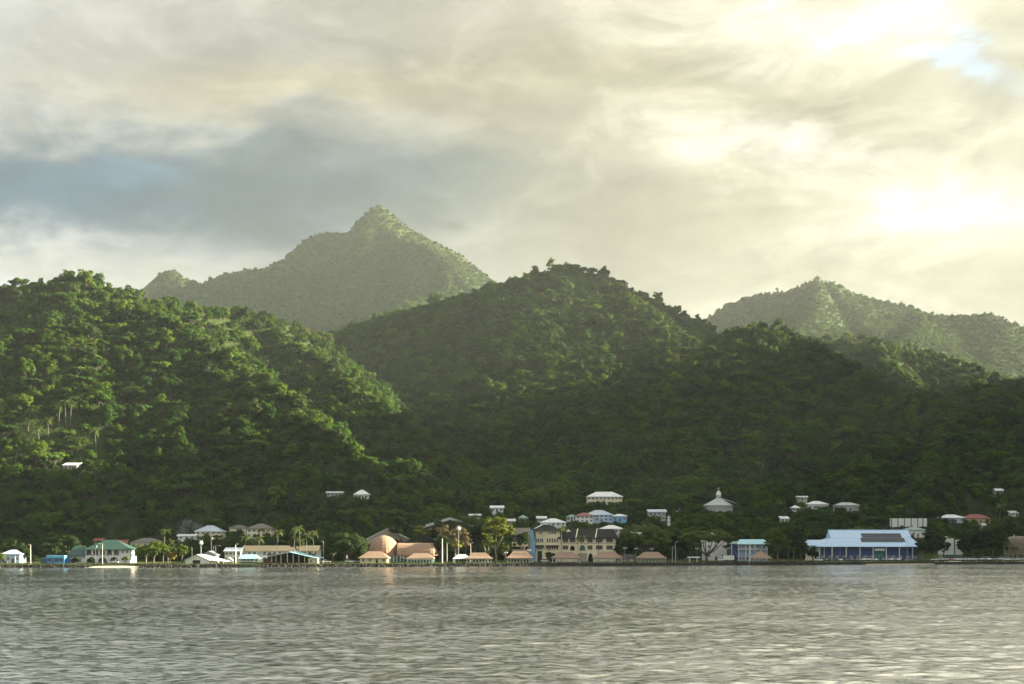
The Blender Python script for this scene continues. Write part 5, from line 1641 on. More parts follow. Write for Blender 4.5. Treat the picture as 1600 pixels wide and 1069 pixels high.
HP = [(44, 655, 676, 'coconut palm leftmost in the open stand on the steep hill'), (57, 632, 660, 'coconut palm second from left in the hill stand'), (46, 636, 668, 'coconut palm left behind its neighbour in the hill stand'), (76, 650, 688, 'leafy coconut palm with a straight pale trunk on the hill'),
      (92, 628, 668, 'slim coconut palm in the middle of the hill stand'), (103, 620, 668, 'sunlit coconut palm nearest the bright crowns on the hill'), (110, 624, 666, 'coconut palm at the right edge of the hill stand'), (61, 664, 690, 'low coconut palm below the hill stand'),
      (24, 700, 728, 'lone coconut palm at the lower left of the hill'), (150, 668, 702, 'bare-stemmed palm right of the hill stand'), (1562, 786, 812, 'palm in the trees over the red-roofed house'), (1190, 720, 748, 'slim palm in the dark forest above the church road')]
for i, (px, yt, yb_, lab) in enumerate(HP):
    D = hit(px, yb_)
    p = at(px, yb_, D)
    h = (yb_ - yt) * D / F_PX
    palm(lab, p.x, D, h * 0.85, 1.3, 'coconut palms on the hills', ((-1) ** i * 0.7, 0.2), seed=30 + i, z=p.z, n=13)
    CLEAR.append((px - 5, px + 5, yt - 4, yb_, D, 2, 0.15))
N_SINGLE = 250

# ------------------------------------------------------------------ the forest on the hills
rngF = np.random.default_rng(77)
FP = []          # x, y, z, scale, kind, rotation
BANDS = [(60, 330, 5.3, 0.92), (58, 330, 5.0, 0.44), (330, 720, 5.4, 0.80), (330, 720, 5.6, 0.46), (720, 1150, 6.6, 0.78), (1150, 2700, 5.2, 0.70)]
for r0, r1, sp, sc in BANDS:
    gx_, gr_ = np.meshgrid(np.arange(-620, 1000, sp), np.arange(r0, r1, sp))
    X = gx_.ravel() + rngF.uniform(-0.5, 0.5, gx_.size) * sp
    Rr = gr_.ravel() + rngF.uniform(-0.5, 0.5, gx_.size) * sp
    Y = shore_y(X) + Rr
    keep = (np.abs(X) < 0.385 * Y + 25)
    X, Y, Rr = X[keep], Y[keep], Rr[keep]
    Z = ground_z(X, Y)
    S = sc * np.clip(rngF.lognormal(-0.14, 0.36, len(X)), 0.38, 1.8)
    # high slopes carry low scrub
    peak = smoothstep(1900, 2200, Y) * smoothstep(300, 420, Z)
    S = S * (1 - 0.15 * peak)
    K = rngF.choice(7, len(X), p=[0.24, 0.17, 0.11, 0.18, 0.13, 0.07, 0.10])
    K = np.where(Y > 1550, np.array([0, 3, 0, 3, 4, 6, 6])[K], K)          # the far heights carry low rounded growth
    ok = (Z > 5.0) | (Rr > 84)
    ok &= rngF.uniform(size=len(X)) > 0.06
    FP.append(np.stack([X, Y, Z, S, K, rngF.uniform(0, 6.283, len(X))], 1)[ok])
FP = np.concatenate(FP)

# keep what a viewer near the camera could see: drop trees far behind a crest
az_b = np.arange(-0.40, 0.4001, 0.002)
dist = np.arange(640, 3000, 6.0)
GA, GD = np.meshgrid(az_b, dist, indexing='ij')
EL = (ground_z((GA * GD).ravel(), GD.ravel()).reshape(GA.shape) + 6 - CAM_H) / GD
RUN = np.maximum.accumulate(EL, axis=1)
ai = np.clip(np.rint((FP[:, 0] / FP[:, 1] - az_b[0]) / 0.002).astype(int), 0, len(az_b) - 1)
di = np.clip(((FP[:, 1] - dist[0]) / 6).astype(int) - 3, 0, len(dist) - 1)
el_top = (FP[:, 2] + 14 * FP[:, 3] - CAM_H) / FP[:, 1]
FP = FP[el_top > RUN[ai, di] - 0.012]

# clearings: building plots, and the open ground before each house that looks out over the trees
keep = np.ones(len(FP), bool)
fpx = 800 + FP[:, 0] / FP[:, 1] * F_PX
rr = 5.0 * FP[:, 3] / FP[:, 1] * F_PX
ftop = HOR - (FP[:, 2] + 12.5 * FP[:, 3] - CAM_H) / FP[:, 1] * F_PX
fbot = HOR - (FP[:, 2] + 3 - CAM_H) / FP[:, 1] * F_PX
for (bx0, bx1, bt, bb, bD, bdep, hide) in CLEAR:
    cut = bb - hide * (bb - bt)
    tall = (fpx + rr * 0.8 > bx0) & (fpx - rr * 0.8 < bx1) & (FP[:, 1] < bD + 1) & (ftop < cut) & (fbot > bt)
    room = CAM_H + (HOR - cut) / F_PX * FP[:, 1] - FP[:, 2]          # low growth only, up to the sills
    FP[:, 3] = np.where(tall, np.minimum(FP[:, 3], room / 9.0), FP[:, 3])
    keep &= ~tall | (FP[:, 3] > 0.16)
    m = bD / F_PX
    keep &= ~((FP[:, 0] > (bx0 - 800) * m - 4) & (FP[:, 0] < (bx1 - 800) * m + 4) & (FP[:, 1] > bD - 4) & (FP[:, 1] < bD + bdep + 4))
FP = FP[keep]

# which trees own the most picture: z-buffer splat at a quarter of the photograph
order = np.argsort(FP[:, 1])
own = np.zeros(len(FP), int)
taken = np.zeros((270, 400), bool)
for i in order:
    x, y, z, s, k, a = FP[i]
    h, rx, rz = PROTO[int(k)][2:]
    f = F_PX / 4 / y
    cx_, cy_ = 200 + x * f, (HOR / 4) - (z + h * s - CAM_H) * f
    ax_, ay_ = max(0.7, rx * s * f), max(0.7, rz * s * f)
    i0, i1, j0, j1 = int(cx_ - ax_), int(cx_ + ax_) + 1, int(cy_ - ay_), int(cy_ + ay_) + 1
    if i1 <= 0 or i0 >= 400 or j1 <= 0 or j0 >= 221:
        continue
    i0, i1, j0, j1 = max(i0, 0), min(i1, 400), max(j0, 0), min(j1, 221)
    jj, ii = np.ogrid[j0:j1, i0:i1]
    el = ((ii + 0.5 - cx_) / ax_) ** 2 + ((jj + 0.5 - cy_) / ay_) ** 2 < 1
    sub = taken[j0:j1, i0:i1]
    own[i] = int((el & ~sub).sum())
    sub |= el
big = np.argsort(-own)[:N_SINGLE]
single = np.zeros(len(FP), bool)
single[big] = True

KIND_WORDS = ['round-crowned', 'tall', 'flat-topped', 'ragged', 'dark broad', 'narrow', 'olive']
MARKS = [(1127, 785, 'the church'), (945, 779, 'the topmost white villa'), (85, 655, 'the hillside palm stand'), (110, 727, 'the lone white roof'), (563, 772, 'the small hip-roofed hill house'), (160, 850, 'the green-roofed hall'),
         (325, 830, 'the house beside the smoke'), (405, 828, 'the grey-brown hill house'), (541, 845, 'the banyan'), (600, 845, 'the shingled dome'), (776, 815, 'the tall yellow-green tree'), (935, 806, 'the pale blue house'),
         (1005, 825, 'the wide rain tree'), (1028, 803, 'the grey shaded house'), (1227, 810, 'the white hut'), (1278, 790, 'the white bungalow'), (1325, 791, 'the grey-green roofed house'), (1418, 816, 'the white retaining wall'), (1490, 810, 'the white hip-roofed house'), (1528, 808, 'the red-roofed house'),
         (1561, 767, 'the highest small white roof'), (480, 650, 'the sunlit near spur'), (540, 565, 'the sunlit knoll'), (885, 405, 'the middle hilltop'), (1060, 495, 'the sunlit hill shoulder'), (1215, 490, 'the right hilltop'), (90, 425, 'the near hilltop'),
         (1440, 598, 'the wooded saddle'), (300, 560, 'the bright near flank'), (760, 690, 'the dark hollow'), (1290, 690, 'the gully above the market'), (900, 650, 'the hazy middle slope'), (330, 700, 'the shaded hill foot')]


def whereabouts(px, py):
    d = [((px - mx_) ** 2 + (py - my_) ** 2) ** 0.5 for mx_, my_, _ in MARKS]
    q = int(np.argmin(d))
    mx_, my_, nm = MARKS[q]
    if d[q] < 14:
        return 'right at ' + nm
    far_ = 'just' if d[q] < 35 else ('further' if d[q] < 70 else 'far')
    ang = math.degrees(math.atan2(my_ - py, px - mx_)) % 360
    way = ['right of', 'above and right of', 'above', 'above and left of', 'left of', 'below and left of', 'below', 'below and right of'][int((ang + 22.5) // 45) % 8]
    return far_ + ' ' + way + ' ' + nm


plan = []
for i in big:
    x, y, z, s, k, a = FP[i]
    h = PROTO[int(k)][2]
    px, py = 800 + x / y * F_PX, HOR - (z + h * s - CAM_H) / y * F_PX
    size = 'large ' if own[i] > 70 else ('small ' if s < 0.8 else '')
    plan.append([i, px, py, '%s%s forest tree %s' % (size, KIND_WORDS[int(k)], whereabouts(px, py))])
for lab in set(p[3] for p in plan):
    same = sorted((p for p in plan if p[3] == lab), key=lambda p: p[2])
    if len(same) > 1:
        wide = max(p[1] for p in same) - min(p[1] for p in same) > max(p[2] for p in same) - min(p[2] for p in same)
        same.sort(key=lambda p: p[1] if wide else p[2])
        ends = ('leftmost', 'rightmost') if wide else ('uppermost', 'lowest')
        for q, p in enumerate(same):
            p[3] = (ends[0] if q == 0 else ends[1] if q == len(same) - 1 else ('middle', 'next to last')[min(q - 1, 1)]) + ' ' + p[3]
for i, px, py, lab in plan:
    x, y, z, s, k, a = FP[i]
    t, c, h, rx, rz = PROTO[int(k)]
    o = link('forest_tree', None, loc=(x, y, z - 2.5 * s), label=lab, category='tree', group='single trees of the hill forest')
    o.rotation_euler = (0, 0, a)
    o.scale = (s, s, s)
    link('trunk', t, o)
    link('crown', c, o)

# all the others: one mass of forest
rest = FP[~single]
me = bpy.data.meshes.new('forest')
me.vertices.add(len(rest))
me.vertices.foreach_set('co', (rest[:, :3] - 2.5 * rest[:, 3:4] * np.array([0, 0, 1.0])).astype(np.float32).ravel())
for nm, typ, colm in (('tree_scale', 'FLOAT', 3), ('tree_kind', 'INT', 4), ('tree_turn', 'FLOAT', 5)):
    at_ = me.attributes.new(nm, typ, 'POINT')
    at_.data.foreach_set('value', rest[:, colm].astype(np.int32 if typ == 'INT' else np.float32))
fo = link('forest', me, kind='stuff', label='dense tropical forest covering the hills and the far ridges')
kinds = bpy.data.collections.new('forest_kinds')
for k, (t, c, h, rx, rz) in enumerate(PROTO):
    tv = np.empty(len(t.vertices) * 3, np.float32); t.vertices.foreach_get('co', tv)
    cv = np.empty(len(c.vertices) * 3, np.float32); c.vertices.foreach_get('co', cv)
    qt, qc = tv.reshape(-1, 4, 3), cv.reshape(-1, 4, 3)
    jm = mesh_np('forest_kind', np.concatenate([qt, qc]), (BARK, c.materials[0]), np.concatenate([np.zeros(len(qt)), np.ones(len(qc))]))
    kinds.objects.link(bpy.data.objects.new('forest_kind_%s' % 'abcdefg'[k], jm))
ng = bpy.data.node_groups.new('forest', 'GeometryNodeTree')
ng.interface.new_socket('Geometry', in_out='INPUT', socket_type='NodeSocketGeometry')
ng.interface.new_socket('Geometry', in_out='OUTPUT', socket_type='NodeSocketGeometry')
gi, go = ng.nodes.new('NodeGroupInput'), ng.nodes.new('NodeGroupOutput')
ci = ng.nodes.new('GeometryNodeCollectionInfo')
ci.inputs['Collection'].default_value = kinds
ci.inputs['Separate Children'].default_value = True
ci.inputs['Reset Children'].default_value = True
iop = ng.nodes.new('GeometryNodeInstanceOnPoints')
iop.inputs['Pick Instance'].default_value = True


def named(n_, t_):
    nd = ng.nodes.new('GeometryNodeInputNamedAttribute')
    nd.data_type = t_
    nd.inputs[0].default_value = n_
    return next(s_ for s_ in nd.outputs if s_.enabled)


cxyz = ng.nodes.new('ShaderNodeCombineXYZ')
ng.links.new(named('tree_turn', 'FLOAT'), cxyz.inputs[2])
ng.links.new(gi.outputs[0], iop.inputs['Points'])
ng.links.new(ci.outputs[0], iop.inputs['Instance'])
ng.links.new(named('tree_kind', 'INT'), iop.inputs['Instance Index'])
ng.links.new(cxyz.outputs[0], iop.inputs['Rotation'])
ng.links.new(named('tree_scale', 'FLOAT'), iop.inputs['Scale'])
ng.links.new(iop.outputs[0], go.inputs[0])
md = fo.modifiers.new('forest', 'NODES')
md.node_group = ng
print('forest', len(rest), 'single', int(single.sum()), 'least', own[big].min())

# ------------------------------------------------------------------ water's edge: revetment, hedge, sand, road
rg = np.random.default_rng(31)
ex = np.arange(-330, 360, 1.6)
ey = shore_y(ex)
sw = link('sea_wall', None, loc=(0, 690, 0), label='low dark rock sea wall along the whole waterfront', category='sea wall')
b = MB()
BEACH = lambda X: (-196 < X < -175) or (183 < X < 222)
for i in range(len(ex) - 1):
    if BEACH(ex[i]):
        continue
    p = [(ex[k], ey[k] - 690) for k in (i, i + 1)]
    b.face([(p[0][0], p[0][1] - 1.2, -1.5), (p[1][0], p[1][1] - 1.2, -1.5), (p[1][0], p[1][1] - 0.1, 1.25), (p[0][0], p[0][1] - 0.1, 1.25)])
    b.face([(p[0][0], p[0][1] - 0.1, 1.25), (p[1][0], p[1][1] - 0.1, 1.25), (p[1][0], p[1][1] + 0.9, 1.25), (p[0][0], p[0][1] + 0.9, 1.25)])
    b.face([(p[0][0], p[0][1] + 0.9, 1.25), (p[1][0], p[1][1] + 0.9, 1.25), (p[1][0], p[1][1] + 0.9, 0), (p[0][0], p[0][1] + 0.9, 0)])
b.put('core', ROCK, sw)
qs = []
for _ in range(4200):
    X_ = rg.uniform(-330, 355)
    if BEACH(X_):
        continue
    t = rg.uniform(0, 1)
    s = rg.uniform(0.2, 0.5)
    c = np.array([X_, float(shore_y(X_)) - 690 - 2.0 + 2.0 * t, -0.4 + 1.5 * t])
    V = np.array([[x_, y_, z_] for z_ in (-1, 1) for y_ in (-1, 1) for x_ in (-1, 1)], float) * s * rg.uniform(0.6, 1.2, 3) * rg.uniform(0.7, 1.1, (8, 1))
    a = rg.uniform(0, PI); R_ = np.array([[math.cos(a), -math.sin(a), 0], [math.sin(a), math.cos(a), 0], [0, 0, 1]])
    V = V @ R_.T + c
    for f in ((0, 2, 3, 1), (4, 5, 7, 6), (0, 1, 5, 4), (1, 3, 7, 5), (3, 2, 6, 7), (2, 0, 4, 6)):
        qs.append(V[list(f)])
link('rocks', mesh_np('rocks', np.array(qs), (ROCK,)), sw, kind='stuff')

hq = []
for _ in range(9000):
    X_ = rg.uniform(-330, 350)
    dens = 0.9 if X_ > 110 or (-20 < X_ < 40) else 0.45
    if BEACH(X_) or rg.uniform() > dens or vnoise(np.array([X_ / 9.0]), np.array([3.1]), 8)[0] < -0.25:
        continue
    hq.append([X_, float(shore_y(X_)) + 1.4 + rg.uniform(-0.5, 0.9), GZ + rg.uniform(-0.5, 0.35)])
hq = np.array(hq)
link('hedge_growth', mesh_np('hedge_growth', leaf_quads(rg, hq, unit(rg.normal(size=hq.shape) + np.array([0, -0.4, 0.7])), 0.55), (L_OLIVE,)), kind='stuff', label='scrubby green growth along the top of the sea wall')

for nm, xa, xb, lab in (('beach', -201, -172, 'small pale coral sand beach before the arcaded hall'), ('sand_strip', 182, 222, 'strip of pale sand at the water before the market')):
    q = []
    xs_ = np.linspace(xa, xb, 40)
    taper = np.sin(PI * (xs_ - xa) / (xb - xa)) ** 0.5
    for i in range(39):
        row = []
        for k in (i, i + 1):
            y_ = float(shore_y(xs_[k])); t = taper[k]
            row.append([(xs_[k], y_ - 1.0 - (6.0 if nm == 'beach' else 1.5) * t, -0.25), (xs_[k], y_ + 0.6, 0.2 + (0.6 if nm == 'beach' else 0.05) * t), (xs_[k], y_ + 5.0, GZ + 0.1 * t - 0.05)])
        for j in range(2):
            q.append([row[0][j], row[1][j], row[1][j + 1], row[0][j + 1]])
    link(nm, mesh_np(nm, np.array(q), (SAND,)), kind='structure', label=lab)
q = []
xs_ = np.arange(-330, 366, 6.0)
for a, c in zip(xs_[:-1], xs_[1:]):
    q.append([(a, float(shore_y(a)) + 20.5, GZ + 0.2), (c, float(shore_y(c)) + 20.5, GZ + 0.2), (c, float(shore_y(c)) + 28, GZ + 0.2), (a, float(shore_y(a)) + 28, GZ + 0.2)])
link('shore_road', mesh_np('shore_road', np.array(q), (ASPHALT,)), kind='structure', label='asphalt road behind the sea wall')

# ------------------------------------------------------------------ poles
def pole(label, px, off, ytop, kind='lamp', r=0.13, m_=None, name='lamp_post', cat='lamp post', group=None, arm=1.3, side=1, z=None, D=None):
    if D is None:
        x, D, m = spot(px, off)
        z0 = GZ
    else:
        x, m, z0 = (px - 800) / F_PX * D, D / F_PX, z
    h = CAM_H + (HOR - ytop) * m - z0
    root = link(name, None, loc=(x, D, z0), label=label, category=cat, group=group)
    b = MB(); b.cyl(0, 0, -0.8, h, r, r * 0.65); b.put('pole', m_ or METAL, root)
    if kind == 'lamp':
        b = MB(); b.box(min(0, side * arm), max(0, side * arm), -0.05, 0.05, h - 0.12, h - 0.02); b.put('arm', m_ or METAL, root)
        b = MB(); b.box(side * arm - 0.38, side * arm + 0.38, -0.14, 0.14, h - 0.16, h + 0.06); b.put('lamp_head', C_WHITE, root)
    elif kind == 'globe':
        for k in (-1, 1):
            b = MB(); b.ball(k * 0.55, 0, h + 0.1, 0.34); b.put('globe', C_WHITE, root)
        b = MB(); b.box(-0.55, 0.55, -0.04, 0.04, h - 0.3, h - 0.22); b.put('arm', m_ or METAL, root)
    elif kind == 'flood':
        b = MB(); b.ball(0, 0, h - 0.2, 1.05, sz=0.9); b.put('lamp_cluster', C_WHITE, root)
        b = MB(); b.box(-0.9, 0.9, -0.15, 0.15, h + 0.9, h + 1.25); b.put('lamp_bar', C_WHITE, root)
    elif kind == 'utility':
        for dz in (0.35, 1.1):
            b = MB(); b.box(-1.1, 1.1, -0.07, 0.07, h - dz - 0.07, h - dz + 0.07); b.put('crossarm', TIMBER, root)
        b = MB(); b.cyl(0.45, 0.2, h - 2.8, h - 1.8, 0.3); b.put('transformer', C_GREY, root)
    elif kind == 'flag':
        b = MB(); b.ball(0, 0, h, 0.2); b.put('finial', C_WHITE, root)
        b = MB(); b.box(-0.55, 0.55, -0.55, 0.55, -0.3, 0.35); b.put('base', C_WHITE, root)
    return root


pole('thick concrete lamp post left of the blue kiosk', 47.8, 8, 851, 'lamp', 0.24, C_POLE, arm=1.0, side=-1)
pole('timber pole before the arches of the green hall', 149, 9, 846.5, 'utility', 0.15, TIMBER, 'utility_pole', 'utility pole')
pole('pale lamp post before the middle arch of the green hall', 160, 9, 849.5, 'lamp', 0.2, C_POLE, arm=1.6, side=-1)
pole('floodlight mast with a white lamp cluster behind the boathouse', 314, 40, 848, 'flood', 0.2)
pole('tall timber utility pole between boathouse and grey gable roof', 330, 48, 834, 'utility', 0.2, TIMBER, 'utility_pole', 'utility pole')
pole('short pale pole just right of the tall utility pole', 333.6, 46, 853, None, 0.12, C_POLE, 'signal_pole', 'pole')
pole('slim grey lamp post right of the short pale pole', 337, 46, 852.5, 'lamp', 0.1, METAL, arm=2.0)
pole('grey pole between light green tree and boathouse', 300, 30, 855, None, 0.1, METAL, 'signal_pole', 'pole')
pole('white lamp post in front of the white end block', 368.3, 13, 850, 'lamp', 0.22, C_WHITE, arm=0.7)
pole('white-headed mast behind the long tan roof', 400, 84, 842.5, 'globe', 0.14)
pole('grey lamp post beside the lit tan end room', 505.5, 12, 846, 'lamp', 0.11, METAL, arm=0.8, side=-1)
pole('thick white pole right of the barrel roof', 691, 9, 842, None, 0.34, C_POLE, 'white_pole', 'pole')
pole('grey pole next to the thick white pole', 698.5, 14, 848.5, 'lamp', 0.18, C_POLE, arm=0.7)
pole('tall floodlight mast with a round white head before the bare tree', 716.5, 20, 825.5, 'flood', 0.13)
pole('grey lamp post between bare tree and first pavilion', 735.5, 22, 848, 'lamp', 0.15, C_POLE, arm=0.8)
pole('short double-globe lamp left of the second pavilion', 790.5, 10, 864, 'globe', 0.08)
pole('short double-globe lamp behind the second pavilion', 826.5, 14, 860, 'globe', 0.08)
pole('double-globe lamp at the right end of the hotel', 976.5, 20, 856.5, 'globe', 0.12)
pole('double-globe lamp under the first rain tree', 993.5, 22, 857.5, 'globe', 0.1)
pole('double-globe lamp before the trunk of the first rain tree', 1019, 26, 858, 'globe', 0.1)
pole('tall lamp post right of the last terracotta pavilion', 1055.5, 8, 846.5, 'lamp', 0.13, C_POLE, arm=1.0)
pole('shorter lamp post close behind the tall one near the last pavilion', 1050.5, 14, 854.5, 'lamp', 0.12, C_POLE, arm=0.8)
pole('double-globe lamp left of the box truck under the boughs', 1089, 24, 857.5, 'globe', 0.09)
pole('double-globe lamp right of the box truck', 1139, 24, 857, 'globe', 0.09)
pole('white flagpole left of the round pavilion', 1171.3, 7, 849.5, 'flag', 0.2, C_WHITE, 'flagpole', 'flagpole')
pole('slim pole before the left part of the market', 1299.3, 10, 852, None, 0.09, METAL, 'signal_pole', 'pole')
pole('slim pole before the second bay of the market', 1312.5, 24, 850, None, 0.08, METAL, 'signal_pole', 'pole')
pole('slim tall pole before the right part of the market', 1417.5, 12, 838, 'lamp', 0.12, METAL, arm=0.9)
pole('dark pole before the blank white wall', 1480.5, 20, 856, None, 0.11, TIMBER, 'signal_pole', 'pole')
for lab, px, yt, yb_ in (('timber utility pole with crossarm beside the hillside road', 1061, 790, 816), ('thin pole on the slope between the church and the white hut', 1218.5, 781, 797), ('utility pole behind the white retaining wall', 1417.3, 797, 812), ('timber pole with a white lamp at the corner of the grey-brown hill house', 357.5, 819, 834)):
    D = hit(px, yb_)
    pole(lab, px, 0, yt, 'utility', 0.16, TIMBER, 'utility_pole', 'utility pole', D=D, z=at(px, yb_, D).z)

# ------------------------------------------------------------------ vehicles
TYRE = mat('black_tyre', (0.02, 0.02, 0.02), 0.9, 0.1)
CARP = {n: mat(n + '_car_paint', c, 0.3, 0.03, coat=0.4) for n, c in (('white', (0.75, 0.75, 0.74)), ('silver', (0.45, 0.46, 0.47)), ('dark_blue', (0.03, 0.045, 0.10)), ('black', (0.02, 0.02, 0.022)), ('red', (0.35, 0.03, 0.025)), ('grey', (0.16, 0.165, 0.17)), ('green', (0.05, 0.10, 0.07)))}
GLASSC = mat('car_glass', (0.02, 0.024, 0.027), 0.08, 0.05)
LAMPR = mat('tail_lamp', (0.35, 0.02, 0.02), 0.3, 0.05)
LAMPW = mat('head_lamp', (0.7, 0.7, 0.66), 0.2, 0.05)
PROF = {
    'sedan': ([(-2.2, 0.32), (-2.2, 0.78), (-2.0, 0.90), (-1.25, 0.95), (1.0, 0.93), (2.0, 0.78), (2.2, 0.62), (2.2, 0.32)], [(-1.5, 0.93), (-0.85, 1.42), (0.35, 1.42), (1.15, 0.92)], 0.86, (-1.35, 1.38)),
    'suv': ([(-2.25, 0.42), (-2.25, 1.0), (-2.15, 1.08), (1.0, 1.08), (2.05, 0.98), (2.25, 0.8), (2.25, 0.42)], [(-2.15, 1.06), (-1.95, 1.78), (0.25, 1.78), (1.05, 1.06)], 0.92, (-1.4, 1.4)),
    'van': ([(-2.3, 0.38), (-2.3, 1.1), (1.6, 1.1), (2.2, 0.9), (2.3, 0.7), (2.3, 0.38)], [(-2.28, 1.08), (-2.2, 1.98), (1.05, 1.98), (1.75, 1.08)], 0.9, (-1.45, 1.45)),
    'pickup': ([(-2.6, 0.45), (-2.6, 1.02), (0.9, 1.02), (2.2, 0.95), (2.55, 0.8), (2.55, 0.45)], [(-0.75, 1.0), (-0.6, 1.72), (0.45, 1.72), (1.15, 1.0)], 0.92, (-1.6, 1.6)),
}
CARM = {}


def extrude(b, prof, w, taper=1.0, zt=None, m=0):
    """Side profile pulled across the width, upper points drawn in."""
    L_ = [(x, -w, z) for x, z in prof]
    R_ = [(x, w, z) for x, z in prof]
    if taper != 1.0:
        z0 = min(z for _, z in prof); z1 = max(z for _, z in prof)
        L_ = [(x, y * (1 - (1 - taper) * (z - z0) / (z1 - z0)), z) for x, y, z in L_]
        R_ = [(x, y * (1 - (1 - taper) * (z - z0) / (z1 - z0)), z) for x, y, z in R_]
    n = len(prof)
    b.face(L_, m); b.face(R_[::-1], m)
    for k in range(n):
        b.face([L_[(k + 1) % n], L_[k], R_[k], R_[(k + 1) % n]], m)


def car_meshes(kind, paint):
    key = (kind, paint)
    if key in CARM:
        return CARM[key]
    body, cab, w, axles = PROF[kind]
    b = MB(); extrude(b, body, w)
    if kind == 'pickup':
        b.box(-2.5, -0.85, -w + 0.08, w - 0.08, 1.0, 1.03, 1)
    mb_ = b.mesh('body', CARP[paint], TYRE)
    b = MB(); extrude(b, cab, w * 0.96, 0.84)
    mg = b.mesh('window', GLASSC)
    b = MB()
    ztop = max(z for _, z in cab); xs_ = [x for x, z in cab if z == ztop]
    b.box(min(xs_) - 0.02, max(xs_) + 0.02, -w * 0.82, w * 0.82, ztop - 0.02, ztop + 0.05)
    mr = b.mesh('roof', CARP[paint])
    b = MB()
    n = 12
    for s in (-1, 1):
        pass
    ring = [(0.32 * math.cos(2 * PI * k / n), 0.32 * math.sin(2 * PI * k / n)) for k in range(n)]
    for k in range(n):
        p, q = ring[k], ring[(k + 1) % n]
        b.face([(p[0], -0.11, p[1]), (q[0], -0.11, q[1]), (q[0], 0.11, q[1]), (p[0], 0.11, p[1])])
    b.face([(p[0], -0.11, p[1]) for p in ring]); b.face([(p[0], 0.11, p[1]) for p in ring[::-1]])
    b.face([(p[0] * 0.6, -0.12, p[1] * 0.6) for p in ring], 1); b.face([(p[0] * 0.6, 0.12, p[1] * 0.6) for p in ring[::-1]], 1)
    mw = b.mesh('wheel', TYRE, METAL)
    b = MB(); b.box(-0.05, 0.05, -0.2, 0.2, -0.08, 0.08)
    mh, mt = b.mesh('headlight', LAMPW), b.mesh('tail_light', LAMPR)
    CARM[key] = (mb_, mg, mr, mw, mh, mt, axles, w, body)
    return CARM[key]


def car(label, px, off, kind, paint, rz=0.0, s=1.0, cat='car', dx=0.0):
    x, D, m = spot(px, off)
    mb_, mg, mr, mw, mh, mt, axles, w, body = car_meshes(kind, paint)
    root = link('parked_' + ('car' if kind in ('sedan', 'suv') else kind), None, loc=(x, D, GZ + 0.23), label=label, category=cat, group='vehicles parked along the waterfront')
    root.rotation_euler = (0, 0, rad(rz))
    link('body', mb_, root); link('window', mg, root); link('roof', mr, root)
    for ax in axles:
        for sy in (-1, 1):
            link('wheel', mw, root, (ax, sy * (w - 0.08), 0.32))
    fx = body[-1][0]
    for sy in (-1, 1):
        link('headlight', mh, root, (fx, sy * (w - 0.28), 0.68)); link('tail_light', mt, root, (-fx, sy * (w - 0.28), 0.8))
    return root


car('black car half out of the photo beside the pale shore house', 4, 14, 'suv', 'black')
car('white car parked under the third arch of the green hall', 178, 14, 'sedan', 'white', 180)
car('white car parked beside the lit tan end room', 509.5, 14, 'sedan', 'white')
car('silver car in front of the banyan trunk', 546, 12, 'suv', 'silver', 8)
car('silver car half hidden behind the pale yellow house', 556, 24, 'sedan', 'silver', 180)
car('light blue-grey car at the foot of the hotel tower', 851, 24, 'sedan', 'silver')
car('dark car between the last hotel pavilion and the lamp', 977, 22, 'suv', 'grey')
car('dark pickup next to the white shelter roof', 1071, 16, 'pickup', 'black', 180, cat='pickup truck')
for lab, px, off, kind, paint, rz in [
        ('white car at the left end of the market', 1279, 18, 'sedan', 'white', 180), ('dark car second from the left before the market', 1290, 22, 'suv', 'grey', 270), ('dark blue car third before the market', 1300, 22, 'suv', 'dark_blue', 270),
        ('small white car facing the water before the market', 1313, 18, 'sedan', 'white', 270), ('black car right of the small white car', 1322, 20, 'suv', 'black', 270), ('grey car in the shade of the market middle', 1330, 20, 'suv', 'grey', 270), ('dark blue car left of the white car pair', 1338, 20, 'sedan', 'dark_blue', 270),
        ('white suv left of the white van', 1347, 18, 'suv', 'white', 285), ('tall white van before the market entrance', 1356.5, 24, 'van', 'white', 180), ('white car under the market sign board', 1368, 18, 'sedan', 'white', 270), ('grey car just right of the market sign board', 1379, 20, 'suv', 'grey', 270),
        ('white suv before the right half of the market', 1391, 18, 'suv', 'white', 280), ('white car left of the slim tall pole', 1403, 18, 'suv', 'white', 275), ('grey car right of the slim tall pole', 1420.5, 20, 'sedan', 'grey', 180),
        ('dark car before the cone-shaped dark tree', 1436, 20, 'suv', 'black', 180)]:
    car(lab, px, off, kind, paint, rz, cat='van' if kind == 'van' else 'car')
for lab, px, off, kind, paint, rz in [
        ('white car right of the cone-shaped dark tree', 1461.5, 15, 'sedan', 'white', 200), ('white suv left below the blank white wall', 1478, 18, 'suv', 'white', 200), ('red car tucked beside the white suv', 1486, 16, 'sedan', 'red', 250), ('long white car below the blank white wall', 1496, 15, 'suv', 'white', 180),
        ('white car right of the long white car', 1507, 17, 'sedan', 'white', 200), ('silver car below the first broad dark tree', 1512, 20, 'sedan', 'silver', 180), ('white suv under the first broad dark tree', 1520, 16, 'suv', 'white', 190), ('white van deep in shade of the broad dark trees', 1535, 22, 'suv', 'white', 180),
        ('white car seen end-on under the broad dark trees', 1544, 18, 'suv', 'white', 270), ('silver suv under the tree nearest the dome', 1553, 20, 'suv', 'silver', 200), ('white suv behind the low sedan near the dome', 1562, 24, 'suv', 'white', 180), ('low white sedan on the grass near the thatched dome', 1574, 12, 'sedan', 'white', 180),
        ('white car before the thatched dome', 1589, 15, 'sedan', 'white', 190), ('grey car at the right edge of the photo', 1599, 18, 'suv', 'silver', 180)]:
    car(lab, px, off, kind, paint, rz)

